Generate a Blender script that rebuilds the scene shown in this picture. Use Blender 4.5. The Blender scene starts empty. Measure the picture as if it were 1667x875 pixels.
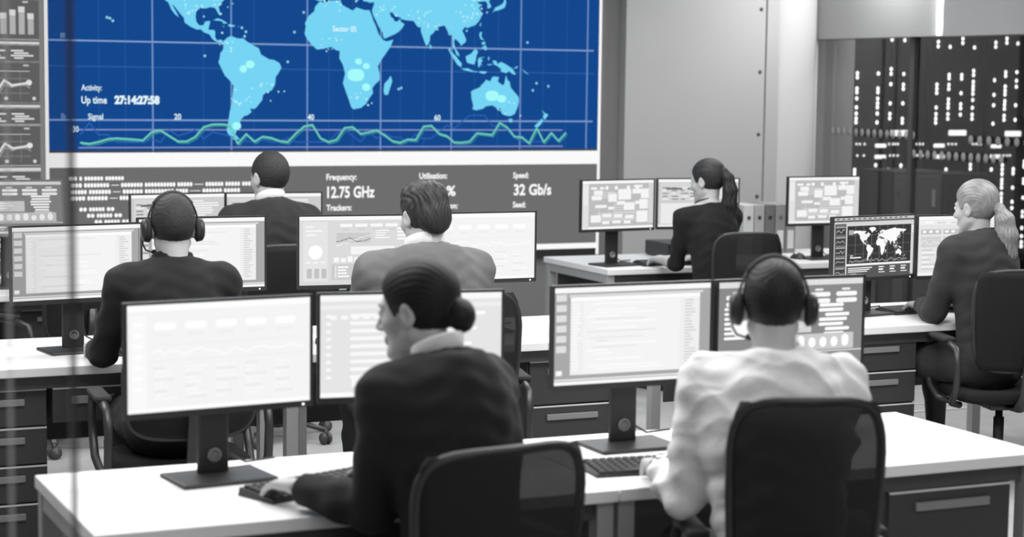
import bpy, bmesh, math, random
import numpy as np
from mathutils import Vector, Matrix
import openvdb as vdb

C = bpy.context.scene.collection
PI = math.pi
R = math.radians

# ------------------------------------------------------------------ camera numbers
CAM_H, FOCAL_PX, CAM_YAW, HORIZON, ROLL = 1.80, 3099.0, 24.63, 136.2, .01197
PITCH = math.atan((437.5 - HORIZON) / FOCAL_PX)

# ------------------------------------------------------------------ materials
MATS = {}
def srgb(v):
    v /= 255.0
    return v / 12.92 if v <= .04045 else ((v + .055) / 1.055) ** 2.4
def mat(name, col, rough=.6, metal=0.0, spec=.5, noise=None, bump=None, transp=0.0, sheen=0.0):
    """principled; noise=(scale, amount, stretch) varies the colour; bump=(scale, strength, distance, stretch)"""
    if name in MATS: return MATS[name]
    m = bpy.data.materials.new(name); m.use_nodes = True; MATS[name] = m
    nt = m.node_tree; b = nt.nodes['Principled BSDF']
    if not isinstance(col, (tuple, list)): col = (col, col, col)
    b.inputs['Base Color'].default_value = (*col, 1); b.inputs['Roughness'].default_value = rough
    b.inputs['Metallic'].default_value = metal; b.inputs['Specular IOR Level'].default_value = spec
    if sheen: b.inputs['Sheen Weight'].default_value = sheen
    def ntex(scale, stretch, detail=4):
        tc = nt.nodes.new('ShaderNodeTexCoord'); mp = nt.nodes.new('ShaderNodeMapping')
        mp.inputs['Scale'].default_value = stretch
        n = nt.nodes.new('ShaderNodeTexNoise'); n.inputs['Scale'].default_value = scale; n.inputs['Detail'].default_value = detail
        nt.links.new(tc.outputs['Object'], mp.inputs[0]); nt.links.new(mp.outputs[0], n.inputs[0]); return n
    if noise:
        n = ntex(noise[0], noise[2] if len(noise) > 2 else (1, 1, 1))
        r = nt.nodes.new('ShaderNodeMapRange'); r.inputs['From Min'].default_value = .3; r.inputs['From Max'].default_value = .7
        r.inputs['To Min'].default_value = 1 - noise[1]; r.inputs['To Max'].default_value = 1 + noise[1]
        v = nt.nodes.new('ShaderNodeVectorMath'); v.operation = 'SCALE'; v.inputs[0].default_value = col
        nt.links.new(n.outputs['Fac'], r.inputs[0]); nt.links.new(r.outputs[0], v.inputs['Scale']); nt.links.new(v.outputs[0], b.inputs['Base Color'])
    if bump:
        n = ntex(bump[0], bump[3] if len(bump) > 3 else (1, 1, 1))
        bp = nt.nodes.new('ShaderNodeBump'); bp.inputs['Strength'].default_value = bump[1]; bp.inputs['Distance'].default_value = bump[2]
        nt.links.new(n.outputs['Fac'], bp.inputs['Height']); nt.links.new(bp.outputs[0], b.inputs['Normal'])
    if transp:
        t = nt.nodes.new('ShaderNodeBsdfTransparent'); mx = nt.nodes.new('ShaderNodeMixShader'); mx.inputs[0].default_value = transp
        o = nt.nodes['Material Output']
        nt.links.new(b.outputs[0], mx.inputs[1]); nt.links.new(t.outputs[0], mx.inputs[2]); nt.links.new(mx.outputs[0], o.inputs[0])
    return m
def emit(name, col, k=1.0):
    if name in MATS: return MATS[name]
    if not isinstance(col, (tuple, list)): col = (col, col, col)
    m = bpy.data.materials.new(name); m.use_nodes = True; MATS[name] = m
    nt = m.node_tree; nt.nodes.clear()
    e = nt.nodes.new('ShaderNodeEmission'); e.inputs[0].default_value = (*col, 1); e.inputs[1].default_value = k
    o = nt.nodes.new('ShaderNodeOutputMaterial'); nt.links.new(e.outputs[0], o.inputs[0]); return m
def lit(v):          # a grey a screen shows, as the 0-255 value it displays
    v = int(round(v / 5.0) * 5)
    return emit('screen_grey_%d' % v, srgb(v) if v <= 255 else (v / 255.0) ** 2.2)
def rgb(r, g, b): return emit('screen_%d_%d_%d' % (r, g, b), (srgb(r), srgb(g), srgb(b)))
def glass(name, through, gloss, rough=.02):
    if name in MATS: return MATS[name]
    m = bpy.data.materials.new(name); m.use_nodes = True; MATS[name] = m
    nt = m.node_tree; nt.nodes.clear()
    t = nt.nodes.new('ShaderNodeBsdfTransparent'); t.inputs[0].default_value = (through,) * 3 + (1,)
    g = nt.nodes.new('ShaderNodeBsdfGlossy'); g.inputs['Roughness'].default_value = rough
    f = nt.nodes.new('ShaderNodeFresnel'); f.inputs[0].default_value = 1.35
    ml = nt.nodes.new('ShaderNodeMath'); ml.operation = 'MULTIPLY'; ml.inputs[1].default_value = gloss
    mx = nt.nodes.new('ShaderNodeMixShader'); o = nt.nodes.new('ShaderNodeOutputMaterial')
    nt.links.new(f.outputs[0], ml.inputs[0]); nt.links.new(ml.outputs[0], mx.inputs[0])
    nt.links.new(t.outputs[0], mx.inputs[1]); nt.links.new(g.outputs[0], mx.inputs[2]); nt.links.new(mx.outputs[0], o.inputs[0]); return m

M_BLACK = mat('black_plastic', .022, .45)
M_BLACK2 = mat('black_shell', .03, .38)
M_CHAIRFAB = mat('chair_fabric', .014, .9, spec=.2, bump=(240, .25, .002))
M_CHAIRMESH = mat('chair_mesh', .018, .9, spec=.2, bump=(300, .3, .002), transp=.16)
M_CHROME = mat('chrome', .6, .25, metal=1)
M_DESK = mat('desk_laminate', .80, .42, spec=.35, noise=(3, .02))
M_EDGE = mat('desk_edge', .66, .5)
M_LEG = mat('desk_leg_metal', .34, .4, spec=.4)
M_DARKMETAL = mat('graphite_metal', .055, .5, noise=(6, .08))
M_DRAWER = mat('drawer_front', .042, .5, spec=.4, noise=(5, .06))
M_HANDLE = mat('drawer_handle', .22, .45)
M_LINE = mat('drawer_top_edge', .55, .4)
M_RUBBER = mat('rubber', .02, .8)
M_WHEEL = mat('caster_wheel', .05, .5)
M_SKIN = mat('skin', .46, .5, spec=.35, noise=(18, .05))
M_SKIN2 = mat('skin_warm', .40, .5, spec=.35, noise=(18, .05))
M_SHIRT_W = mat('white_cotton', .78, .8, spec=.2, bump=(28, .25, .01))

# ------------------------------------------------------------------ mesh builder
class MB:
    def __init__(s): s.v = []; s.f = []; s.m = []; s.sm = []
    def add(s, vs, fs, mi=0, smooth=False):
        o = len(s.v); s.v += [tuple(map(float, p)) for p in vs]
        for f in fs: s.f.append([i + o for i in f]); s.m.append(mi); s.sm.append(smooth)
        return s
    def box(s, x0, y0, z0, x1, y1, z1, mi=0, bev=0.0, M=None, seg=2):
        if bev <= 0:
            vs = [(x0, y0, z0), (x1, y0, z0), (x1, y1, z0), (x0, y1, z0), (x0, y0, z1), (x1, y0, z1), (x1, y1, z1), (x0, y1, z1)]
            fs = [(0, 3, 2, 1), (4, 5, 6, 7), (0, 1, 5, 4), (1, 2, 6, 5), (2, 3, 7, 6), (3, 0, 4, 7)]
        else:
            bm = bmesh.new(); bmesh.ops.create_cube(bm, size=1)
            for v in bm.verts: v.co = Vector(((x0 + x1) / 2 + v.co.x * (x1 - x0), (y0 + y1) / 2 + v.co.y * (y1 - y0), (z0 + z1) / 2 + v.co.z * (z1 - z0)))
            b = min(bev, .49 * min(abs(x1 - x0), abs(y1 - y0), abs(z1 - z0)))
            bmesh.ops.bevel(bm, geom=bm.edges[:], offset=b, segments=seg, affect='EDGES', profile=.5)
            bm.verts.index_update(); vs = [v.co.copy() for v in bm.verts]; fs = [[v.index for v in f.verts] for f in bm.faces]; bm.free()
        if M is not None: vs = [M @ Vector(p) for p in vs]
        return s.add(vs, fs, mi)
    def quad(s, a, b, c, d, mi=0): return s.add([a, b, c, d], [(0, 1, 2, 3)], mi)
    def tube(s, pts, r, n=8, mi=0, closed=False, flat=1.0, up=None):
        """sweep a circle (flattened by `flat` along the up direction) along pts; r may be a list"""
        P = [Vector(p) for p in pts]; L = len(P); rs = r if isinstance(r, (list, tuple)) else [r] * L
        vs = []; prev = None
        for i in range(L):
            a = P[(i - 1) % L] if (closed or i > 0) else P[i]; b = P[(i + 1) % L] if (closed or i < L - 1) else P[i]
            t = (b - a).normalized()
            if up is not None: u = Vector(up)
            elif prev is None: u = Vector((0, 0, 1)) if abs(t.z) < .9 else Vector((1, 0, 0))
            else: u = prev
            u = (u - t * u.dot(t)); u = u.normalized() if u.length > 1e-6 else t.orthogonal().normalized(); prev = u
            w = t.cross(u)
            for k in range(n):
                an = 2 * PI * k / n; vs.append(P[i] + w * (math.cos(an) * rs[i]) + u * (math.sin(an) * rs[i] * flat))
        fs = []
        for i in range(L if closed else L - 1):
            j = (i + 1) % L
            for k in range(n): fs.append((i * n + k, i * n + (k + 1) % n, j * n + (k + 1) % n, j * n + k))
        if not closed: fs += [tuple(range(n - 1, -1, -1)), tuple((L - 1) * n + k for k in range(n))]
        return s.add(vs, fs, mi, True)
    def lathe(s, prof, n=24, mi=0, M=None, smooth=True):
        vs = []; fs = []
        for r, z in prof:
            for k in range(n): vs.append(Vector((math.cos(2 * PI * k / n) * r, math.sin(2 * PI * k / n) * r, z)))
        for i in range(len(prof) - 1):
            for k in range(n): fs.append((i * n + k, i * n + (k + 1) % n, (i + 1) * n + (k + 1) % n, (i + 1) * n + k))
        fs += [tuple(range(n - 1, -1, -1)), tuple((len(prof) - 1) * n + k for k in range(n))]
        if M is not None: vs = [M @ p for p in vs]
        return s.add(vs, fs, mi, smooth)
    def mesh(s, name):
        me = bpy.data.meshes.new(name); me.from_pydata(s.v, [], s.f)
        me.polygons.foreach_set('material_index', s.m); me.polygons.foreach_set('use_smooth', s.sm); me.update(); return me
    def build(s, name, mats, parent=None, loc=None, rz=None):
        me = s.mesh(name)
        for m in (mats if isinstance(mats, (list, tuple)) else [mats]): me.materials.append(m)
        return link(name, me, parent, loc, rz)
def link(name, me, parent=None, loc=None, rz=None):
    o = bpy.data.objects.new(name, me); C.objects.link(o)
    if parent is not None: o.parent = parent
    if loc is not None: o.location = loc
    if rz is not None: o.rotation_euler = (0, 0, rz)
    return o
def tag(o, label, cat, group=None):
    o['label'] = label; o['category'] = cat
    if group: o['group'] = group
    return o
def thing(name, label, cat, loc=(0, 0, 0), rz=0.0, group=None):
    o = bpy.data.objects.new(name, None); C.objects.link(o); o.location = loc; o.rotation_euler = (0, 0, rz); o.empty_display_size = .05
    return tag(o, label, cat, group)
def struct(name, mb, mats, parent=None):
    o = mb.build(name, mats, parent)
    if parent is None: o['kind'] = 'structure'
    return o
def copy_tree(o, parent=None):
    c = o.copy(); C.objects.link(c)
    if parent is not None: c.parent = parent
    for ch in list(o.children): copy_tree(ch, c)
    return c
def poly_fill(pts2, fn):
    """triangulate a 2D outline; fn maps (u, v) to 3D"""
    bm = bmesh.new(); vs = [bm.verts.new((p[0], p[1], 0)) for p in pts2]
    bm.faces.new(vs); bm.normal_update()
    bmesh.ops.triangulate(bm, faces=bm.faces[:], ngon_method='EAR_CLIP')
    bm.verts.index_update()
    V = [fn(v.co.x, v.co.y) for v in bm.verts]; F = [[v.index for v in f.verts] for f in bm.faces]; bm.free(); return V, F
def text_tris(s, size, bold=0.0):
    cu = bpy.data.curves.new('lettering', 'FONT'); cu.body = s; cu.size = size; cu.offset = bold; cu.resolution_u = 3
    ob = bpy.data.objects.new('lettering', cu); C.objects.link(ob)
    dg = bpy.context.evaluated_depsgraph_get(); dg.update()
    me = bpy.data.meshes.new_from_object(ob.evaluated_get(dg))
    V = [(v.co.x, v.co.y) for v in me.vertices]; F = [list(p.vertices) for p in me.polygons]
    bpy.data.objects.remove(ob); bpy.data.curves.remove(cu); bpy.data.meshes.remove(me); return V, F

# ------------------------------------------------------------------ flat screen pictures (u right, v up, metres; drawn on the screen's own face)
class Screen:
    """collects flat coloured shapes on one screen surface as one mesh, in the plane x=u, z=v, facing -y"""
    def __init__(s, step=.00025): s.mb = MB(); s.mats = []; s.n = 0; s.step = step
    def mi(s, m):
        if m not in s.mats: s.mats.append(m)
        return s.mats.index(m)
    def up(s): s.n += 1
    def y(s): return -s.n * s.step
    def rect(s, u0, v0, u1, v1, m):
        y = s.y(); s.mb.quad((u0, y, v0), (u1, y, v0), (u1, y, v1), (u0, y, v1), s.mi(m))
    def pill(s, u0, v0, u1, v1, m):
        r = min(u1 - u0, v1 - v0) / 2; pts = []
        for cx, cy, a0 in ((u1 - r, v1 - r, 0), (u0 + r, v1 - r, 90), (u0 + r, v0 + r, 180), (u1 - r, v0 + r, 270)):
            for k in range(4): a = R(a0 + 30 * k); pts.append((cx + r * math.cos(a), s.y(), cy + r * math.sin(a)))
        s.mb.add(pts, [tuple(range(len(pts)))], s.mi(m))
    def disc(s, u, v, r, m, n=14, sq=1.0):
        s.mb.add([(u + r * math.cos(2 * PI * k / n), s.y(), v + r * sq * math.sin(2 * PI * k / n)) for k in range(n)], [tuple(range(n))], s.mi(m))
    def line(s, pts, w, m):
        for (a, b), (c, d) in zip(pts[:-1], pts[1:]):
            L = math.hypot(c - a, d - b) or 1; ex, ey = (c - a) / L * w * .3, (d - b) / L * w * .3; nx, ny = -(d - b) / L * w / 2, (c - a) / L * w / 2; y = s.y()
            a0, b0, c0, d0 = a - ex, b - ey, c + ex, d + ey
            s.mb.quad((a0 - nx, y, b0 - ny), (c0 - nx, y, d0 - ny), (c0 + nx, y, d0 + ny), (a0 + nx, y, b0 + ny), s.mi(m))
    def poly(s, pts, m):
        V, F = poly_fill(pts, lambda u, v: (u, s.y(), v)); s.mb.add(V, F, s.mi(m))
    def text(s, t, u, v, size, m, bold=0.0, width=None):
        V, F = text_tris(t, size, bold); a = min(p[0] for p in V); sx = width / (max(p[0] for p in V) - a) if width else 1.0; V = [(p[0] - a, p[1]) for p in V]
        s.mb.add([(u + p[0] * sx, s.y(), v + p[1]) for p in V], F, s.mi(m))
    def build(s, name, parent, loc=None): return s.mb.build(name, s.mats, parent, loc)

LAND = dict(
 north_america=[(-168,66),(-156,71),(-140,70),(-125,70),(-110,68),(-95,68),(-86,68),(-85,64),(-94,61),(-92,57),(-82,55),(-79,52),(-78,58),(-73,62),(-65,59),(-60,55),(-56,52),(-65,49.5),(-61,46),(-66,44),(-70,43),(-74,40),(-76,36),(-79,33),(-81,31),(-80,27),(-80.4,25.2),(-82,27.5),(-83.5,29.8),(-87,30.3),(-90,29.3),(-94,29.6),(-97,27.5),(-97.6,24),(-97,20.5),(-95,18.4),(-92,18.5),(-90.5,21),(-87,21.4),(-88,17.5),(-88.5,15.8),(-84,15.6),(-83.4,14),(-83.6,11),(-82,9),(-79.5,9.5),(-77.4,8.6),(-78.3,7.3),(-80,7.4),(-83,8.3),(-85.6,10),(-87.5,12.8),(-91.5,14),(-94,16),(-96.5,15.7),(-101,17.3),(-105.4,20),(-106,23),(-109,26),(-112.5,30),(-114.5,31.6),(-113,29),(-111,26),(-109.5,23.2),(-112.2,25),(-114.8,28),(-117,32.5),(-121,35),(-124,40),(-124,48),(-130,54),(-140,60),(-150,60),(-158,57),(-165,60)],
 greenland=[(-45,60),(-52,66),(-55,70),(-68,76),(-60,82),(-30,83),(-20,76),(-25,70),(-40,65)],
 south_america=[(-77.4,8.5),(-75,10.8),(-72,12),(-70,11.5),(-67,10.5),(-63,10.7),(-60,8.5),(-55,6),(-51.5,4.5),(-50,0.5),(-44,-2.5),(-40,-3),(-36,-5),(-34.8,-8),(-37,-11.5),(-39,-14),(-39.5,-19),(-42,-22.8),(-46,-24),(-48.6,-26),(-49,-29),(-53,-33.5),(-55,-35),(-58,-34.5),(-57,-37),(-60,-39),(-62.3,-39.5),(-65,-42),(-66,-46),(-68,-49),(-69,-51.5),(-65.5,-54.8),(-70,-55),(-73,-53),(-75.4,-49),(-74,-43),(-73,-37),(-71.5,-31),(-70.2,-20),(-73,-16.5),(-76.5,-13.5),(-79.5,-8),(-81.2,-5),(-80.2,-2.5),(-79.8,0.8),(-77.6,3.5)],
 africa=[(-6,35.8),(-2,35.2),(3,36.8),(10,37.2),(10.8,34.3),(15,32.4),(19.5,30.5),(22,32.8),(29,31),(32.3,31.2),(34,27.6),(35.5,24),(37.3,20.8),(39.5,15.4),(43,11.6),(46,10.7),(51,12),(49,7.5),(45.5,3),(41.5,-2),(39,-6),(40.5,-11),(40.6,-15),(37,-18),(34.8,-20.5),(35.3,-24),(32.7,-27),(30,-31),(26,-33.8),(20,-34.8),(18.3,-33),(17,-29.5),(14.7,-24),(12,-17.5),(13.6,-11),(12,-5.5),(9.2,-1),(9.5,3.8),(6.5,4.3),(3,6.3),(-3,5),(-8,4.4),(-12.5,8),(-16,12),(-17.3,14.7),(-16.4,19.5),(-17,21.5),(-14.5,26),(-10,29.5),(-9.5,32.3)],
 madagascar=[(49.2,-12.2),(50.4,-15.6),(48.5,-21),(47,-25),(44.5,-25),(43.6,-22),(44.3,-17.5),(47,-15)],
 eurasia=[(-9.3,37),(-9,43),(-1.5,43.5),(-4.5,48.5),(2,51),(8,54),(8,57),(10.5,57.5),(11,54),(20,54.5),(23,59),(30,60),(22,61),(25,65.5),(18,62),(16,56.5),(12,56),(10.5,59),(6,58.5),(5,62),(14,68),(25,71),(40,67),(44,68),(60,69),(70,73),(80,73),(104,77.5),(115,73.5),(140,72.5),(160,70),(180,69),(178,64.5),(163,58),(156,51),(156,58),(162,62),(145,59.5),(135,54.5),(141,52),(140,48),(131,43),(127.5,39.5),(129.4,36.5),(129,35.2),(126.4,34.5),(126.5,37.5),(125,39.5),(121.4,39.2),(118,39),(119.5,37.4),(122.5,37),(119.4,35),(121.5,32),(121.8,29.5),(119.5,25.8),(116.5,23),(113.5,22.2),(110.3,21),(108,21.6),(106,19),(107.5,16.6),(109.3,13),(108.8,11.3),(106.6,10),(105,8.7),(104.5,10.4),(102.5,12),(101,13.2),(100,13.3),(99.4,11),(100.5,7.2),(103.3,3.8),(104,1.4),(101.4,2.9),(100.3,6),(98.4,8),(98.6,12),(97.7,16.2),(95.3,15.8),(94.3,18.5),(91.8,22.3),(89,21.8),(87,21.3),(85,19.5),(82.3,16.6),(80.2,15.4),(80,12),(79,9.7),(77.6,8.1),(76.3,9.8),(74.6,13.8),(73,17.5),(72.7,20.8),(70.5,20.8),(69,22.3),(67,24.8),(61.7,25.1),(57.3,25.8),(56.5,27),(52.5,27.5),(50.3,30),(48,30),(49,27.3),(51.3,25.8),(51.8,24.2),(54.5,24.2),(56.2,26.2),(56.7,24.2),(59.8,22.5),(57.7,19.6),(55.2,17.3),(52,15.6),(45,12.8),(43.4,12.7),(42.7,16.4),(39.2,21),(37.2,24.7),(35,28.1),(34.3,31.3),(35.8,35),(36,36.6),(32.5,36.1),(30.5,36.8),(27.5,37),(26.5,40.2),(23.5,40.4),(24,38),(22.5,36.6),(21.3,37.8),(19.5,41.7),(13.6,45.6),(12.4,44.3),(18.4,40.2),(16.3,38),(12,42),(8.5,44.3),(3.3,43.2),(0.3,39.6),(-2,36.8),(-5.5,36.1)],
 britain=[(-5,50),(1,51.5),(0,53),(-2,57.5),(-5,58.5),(-5.5,55),(-3,54),(-5,52)],
 japan=[(130.3,31.4),(132,33),(135.5,33.6),(138.5,34.6),(140.7,35.6),(141.8,39),(141.4,41),(145,43.3),(141.8,45.3),(140.3,42),(139.8,39),(137,37),(133,35.4)],
 sumatra=[(95.4,5.5),(98,4.2),(101,1.8),(103.6,-1),(105.9,-3.2),(105.6,-5.8),(102.3,-4),(100,-1),(97.5,2)],
 java=[(105.3,-6.6),(108.5,-6.6),(111,-6.4),(114.3,-7.7),(116,-8.3),(119,-8.4),(119,-8.9),(114.4,-8.7),(108.5,-7.8)],
 timor=[(120,-8.3),(124,-8.3),(127,-8.6),(124.5,-10),(120.5,-9.3)],
 borneo=[(109,1.6),(111.3,2.7),(113.5,3.6),(116.7,7),(119.2,5.2),(117.7,2),(117.5,0),(116.2,-3.8),(113,-3.2),(110.2,-2.5)],
 sulawesi=[(119.5,-5.5),(119,-1),(120,1),(125,1.6),(121,0.3),(123.3,-1),(121.6,-2),(122.6,-5),(121.2,-3.2),(120.4,-5.5)],
 halmahera=[(127.6,2),(128.6,1),(128,-1),(127.4,0)], ceram=[(127,-3.4),(130.8,-3.2),(130.5,-3.9),(127,-4)],
 new_guinea=[(131,-.9),(134,-.9),(135.2,-3.2),(138,-1.7),(141,-2.7),(145.8,-5.2),(147.8,-6.3),(150.7,-10.4),(147.5,-9.8),(145,-7.8),(142.5,-9.3),(138,-8.2),(138.4,-6.8),(135,-4.3),(132.6,-3.8)],
 new_britain=[(149,-5.7),(152.2,-4.2),(151.8,-5.5),(149.5,-6.2)], solomons=[(155,-6),(160,-9),(161.5,-10.3),(158,-8.5)],
 luzon=[(120.5,18.4),(122.2,18.4),(121.6,15.5),(124,12.8),(121,13.7),(120,16.2)], visayas=[(122,11.5),(125,12),(124.8,10),(122.5,9.8)], mindanao=[(122.2,8),(125.5,9.6),(126.4,7),(125.4,5.7),(124,7.2)],
 taiwan=[(120.2,23.5),(121.6,25.2),(121.2,23),(120.7,22)], hainan=[(108.7,19.3),(110.6,20),(110.4,18.6),(109,18.3)], ceylon=[(80,9.7),(81.8,7.5),(80.5,6),(79.8,8)],
 australia=[(113.7,-22.5),(114.3,-21.8),(117,-20.7),(121,-19.2),(122.3,-17.5),(124,-16.3),(126,-14),(128,-14.8),(129.6,-14.9),(131,-12.2),(133,-11.7),(136.7,-12.2),(135.5,-15),(139,-17.4),(140.8,-17.4),(142.5,-10.8),(143.8,-14.4),(145.4,-15),(146.3,-19),(149.5,-22.3),(153,-25.5),(153.5,-28.5),(152.5,-32.4),(150,-37.4),(146.5,-38.9),(143.6,-38.7),(140,-37.8),(138.3,-35.5),(137.7,-33.2),(135.7,-34.8),(134,-32.7),(131,-31.5),(126,-32.3),(123.6,-33.9),(118,-35),(115,-34.2),(115.7,-31.7),(114.2,-27)],
 tasmania=[(144.8,-40.8),(148.2,-40.9),(147.8,-43),(146.2,-43.4)],
 zealand_north=[(172.8,-34.6),(175.5,-36.8),(178.4,-37.7),(177,-39.5),(175.3,-41.5),(173.8,-39.3),(174.8,-37.5)], zealand_south=[(172.7,-40.6),(174.2,-41.8),(170.7,-46),(168.3,-46.6),(166.6,-45.8),(170.5,-42.8)],
 cuba=[(-84.8,21.9),(-82,23.1),(-79,22.6),(-74.3,20.2),(-77.5,19.9),(-78.5,21.5)], hispaniola=[(-74.3,18.5),(-73,19.8),(-68.5,18.6),(-71.5,17.8)], jamaica=[(-78.2,18.4),(-76.4,18.1),(-77.5,17.8)], puerto=[(-67,18.4),(-65.7,18.3),(-66.5,18)],
 iceland=[(-24,65.5),(-16,66.4),(-14,65),(-19,63.5)],
)
MAPX0, MAPKX, MAPZ0, MAPKZ = 4.141345, .009094, 1.963765, .009966

# ------------------------------------------------------------------ the room
WALL_Y, GLASS_X, CEIL = 12.0, 8.0, 3.0
M_WALL = mat('painted_wall', .30, .7, noise=(2, .03), bump=(180, .06, .002))
M_WALLD = mat('grey_wall', .20, .75, noise=(2, .04), bump=(180, .06, .002))
M_PANEL = mat('wall_panel', .43, .6, noise=(2, .02))
M_COLUMN = mat('painted_column', .55, .55)
M_CEIL = mat('ceiling_tile', .45, .8)
M_FLOOR = mat('floor_vinyl', .40, .34, spec=.45, noise=(5, .10), bump=(60, .08, .002))
M_SEAM = mat('panel_seam', .06, .8)
M_FLOORLINE = mat('floor_strip', .5, .4)

def slab(name, x0, y0, z0, x1, y1, z1, m, parent=None): return struct(name, MB().box(x0, y0, z0, x1, y1, z1), m, parent)
XL, XR, YF, YB = -2.2, 12.2, -2.4, 15.6
slab('floor', XL, YF, -.12, XR, YB, 0, M_FLOOR)
slab('ceiling', XL, YF, CEIL, XR, YB, CEIL + .12, M_CEIL)
slab('wall_left', XL - .15, YF, 0, XL, YB, CEIL, M_WALL)
slab('wall_right', XR, YF, 0, XR + .15, YB, CEIL, M_WALLD)
slab('wall_front', XL, YF - .15, 0, XR, YF, CEIL, M_WALL)
slab('wall_server_room_back', XL, YB, 0, XR, YB + .15, CEIL, M_WALLD)
wb = slab('wall_back', XL, WALL_Y + .06, 0, GLASS_X, WALL_Y + .30, CEIL, M_WALLD)
# light wall cladding beside the video wall, with its seam and fixing screws
pm = MB().box(6.352, WALL_Y - .03, 0, 7.505, WALL_Y + .06, CEIL, bev=.004).box(7.517, WALL_Y - .03, 0, 7.62, WALL_Y + .06, CEIL, bev=.004)
panel = struct('wall_panel_back', pm, M_PANEL)
sm = MB()
for z in (2.36, 1.905, 1.45, .995, .54):
    sm.lathe([(0, 0), (.014, 0), (.014, .004), (.006, .006), (0, .006)], 12, M=Matrix.Translation((7.462, WALL_Y - .03, z)) @ Matrix.Rotation(R(90), 4, 'X'))
so = sm.build('fixing_screw_pattern', M_SEAM, panel)
# rounded column where the back wall meets the glass
col = MB(); N = 20; cv = []
for k in range(N + 1):
    a = PI * k / N; cv.append((7.79 - .205 * math.cos(a), WALL_Y + .06 - .10 * math.sin(a)))
vs = [(x, y, z) for z in (0, CEIL) for x, y in cv]
col.add(vs, [(k, k + 1, N + 2 + k, N + 1 + k) for k in range(N)], 0, True)
col.add([(cv[-1][0], cv[-1][1], 0), (8.02, WALL_Y + .06, 0), (8.02, WALL_Y + .06, CEIL), (cv[-1][0], cv[-1][1], CEIL)], [(0, 1, 2, 3)])
struct('wall_column_back', col, M_COLUMN)
# floor strips by the glass wall
fs = MB().box(6.05, 8.58, 0, 12.0, 8.63, .006).box(6.05, 8.80, 0, 12.0, 8.83, .006)
struct('trim_1', fs, M_FLOORLINE)
slab('baseboard_back', XL, WALL_Y + .045, 0, 6.35, WALL_Y + .06, .09, M_WALLD)

# header above the glass wall, in two lengths, with a recessed strip light between them
h1 = struct('wall_header_right', MB().box(GLASS_X, 10.475, 2.155, GLASS_X + .20, WALL_Y + .3, CEIL), M_WALL)
h2 = struct('wall_header_right_near', MB().box(GLASS_X - .05, 3.0, 2.15, GLASS_X + .20, 10.47, CEIL), M_WALL)
strip = thing('strip_light', 'slim vertical strip light set in the seam between two header panels above the glass wall', 'light', (GLASS_X - .012, 10.575, 2.16))
MB().box(-.004, -.005, 0, .010, .005, .84, bev=.003).build('light_tube', emit('strip_glow', 1.0, 45.0), strip)
MB().box(.009, -.008, 0, .014, .008, .84, bev=.002).build('backing_channel', M_LEG, strip)

# server-room glass wall with rows of frosted dots
M_GLASS = glass('server_glass', .93, .16)
M_FROST = mat('frosted_dot', .30, .9, transp=.35)
win = struct('window_1', MB().box(GLASS_X + .08, 10.98, .02, GLASS_X + .092, WALL_Y + .05, 2.155), M_GLASS)
win2 = struct('window_2', MB().box(GLASS_X + .08, 7.6, .02, GLASS_X + .092, 10.94, 2.155), M_GLASS)
def dots(parent, y0, y1, n, z, x):
    m = MB()
    for k in range(n):
        y = y0 + (y1 - y0) * k / (n - 1)
        m.lathe([(0, 0), (.026, 0), (.026, .001), (0, .001)], 16, M=Matrix.Translation((x, y, z)) @ Matrix.Diagonal((1, 1, 1.18, 1)) @ Matrix.Rotation(R(-90), 4, 'Y'))
    m.build('frosted_dot_row_pattern', M_FROST, parent)
dots(win, 11.93, 10.94, 14, 1.474, GLASS_X + .079)
dots(win2, 10.30, 9.55, 9, 1.462, GLASS_X + .079)
dots(win2, 11.10 - .18, 9.98, 13, 1.345, GLASS_X + .078)
struct('trim_2', MB().box(GLASS_X + .065, 10.935, 0, GLASS_X + .105, 10.985, 2.155, bev=.004), M_DARKMETAL)
slab('trim_3', GLASS_X + .04, 3.0, 0, GLASS_X + .13, WALL_Y + .06, .05, M_DARKMETAL)
slab('wall_server_room_side', GLASS_X + .02, 12.42, 0, 8.60, 12.55, CEIL, M_WALL)

# glass partition between the camera and the room, its edge gasket seen as a dark upright line
pane = struct('window_3', MB().box(-.75, 2.90, .02, .589, 2.91, 2.45), glass('partition_glass', .90, .4))
struct('window_edge_seal', MB().box(.591, 2.897, 0, .599, 2.913, 2.45, bev=.002), mat('gasket', .03, .6, transp=.4), pane)
struct('window_reflection', MB().box(.495, 2.898, .02, .501, 2.9, 2.45), mat('glass_reflection_line', .8, .5, transp=.7), pane)  # pale upright strip standing in for a reflection in the pane

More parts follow.
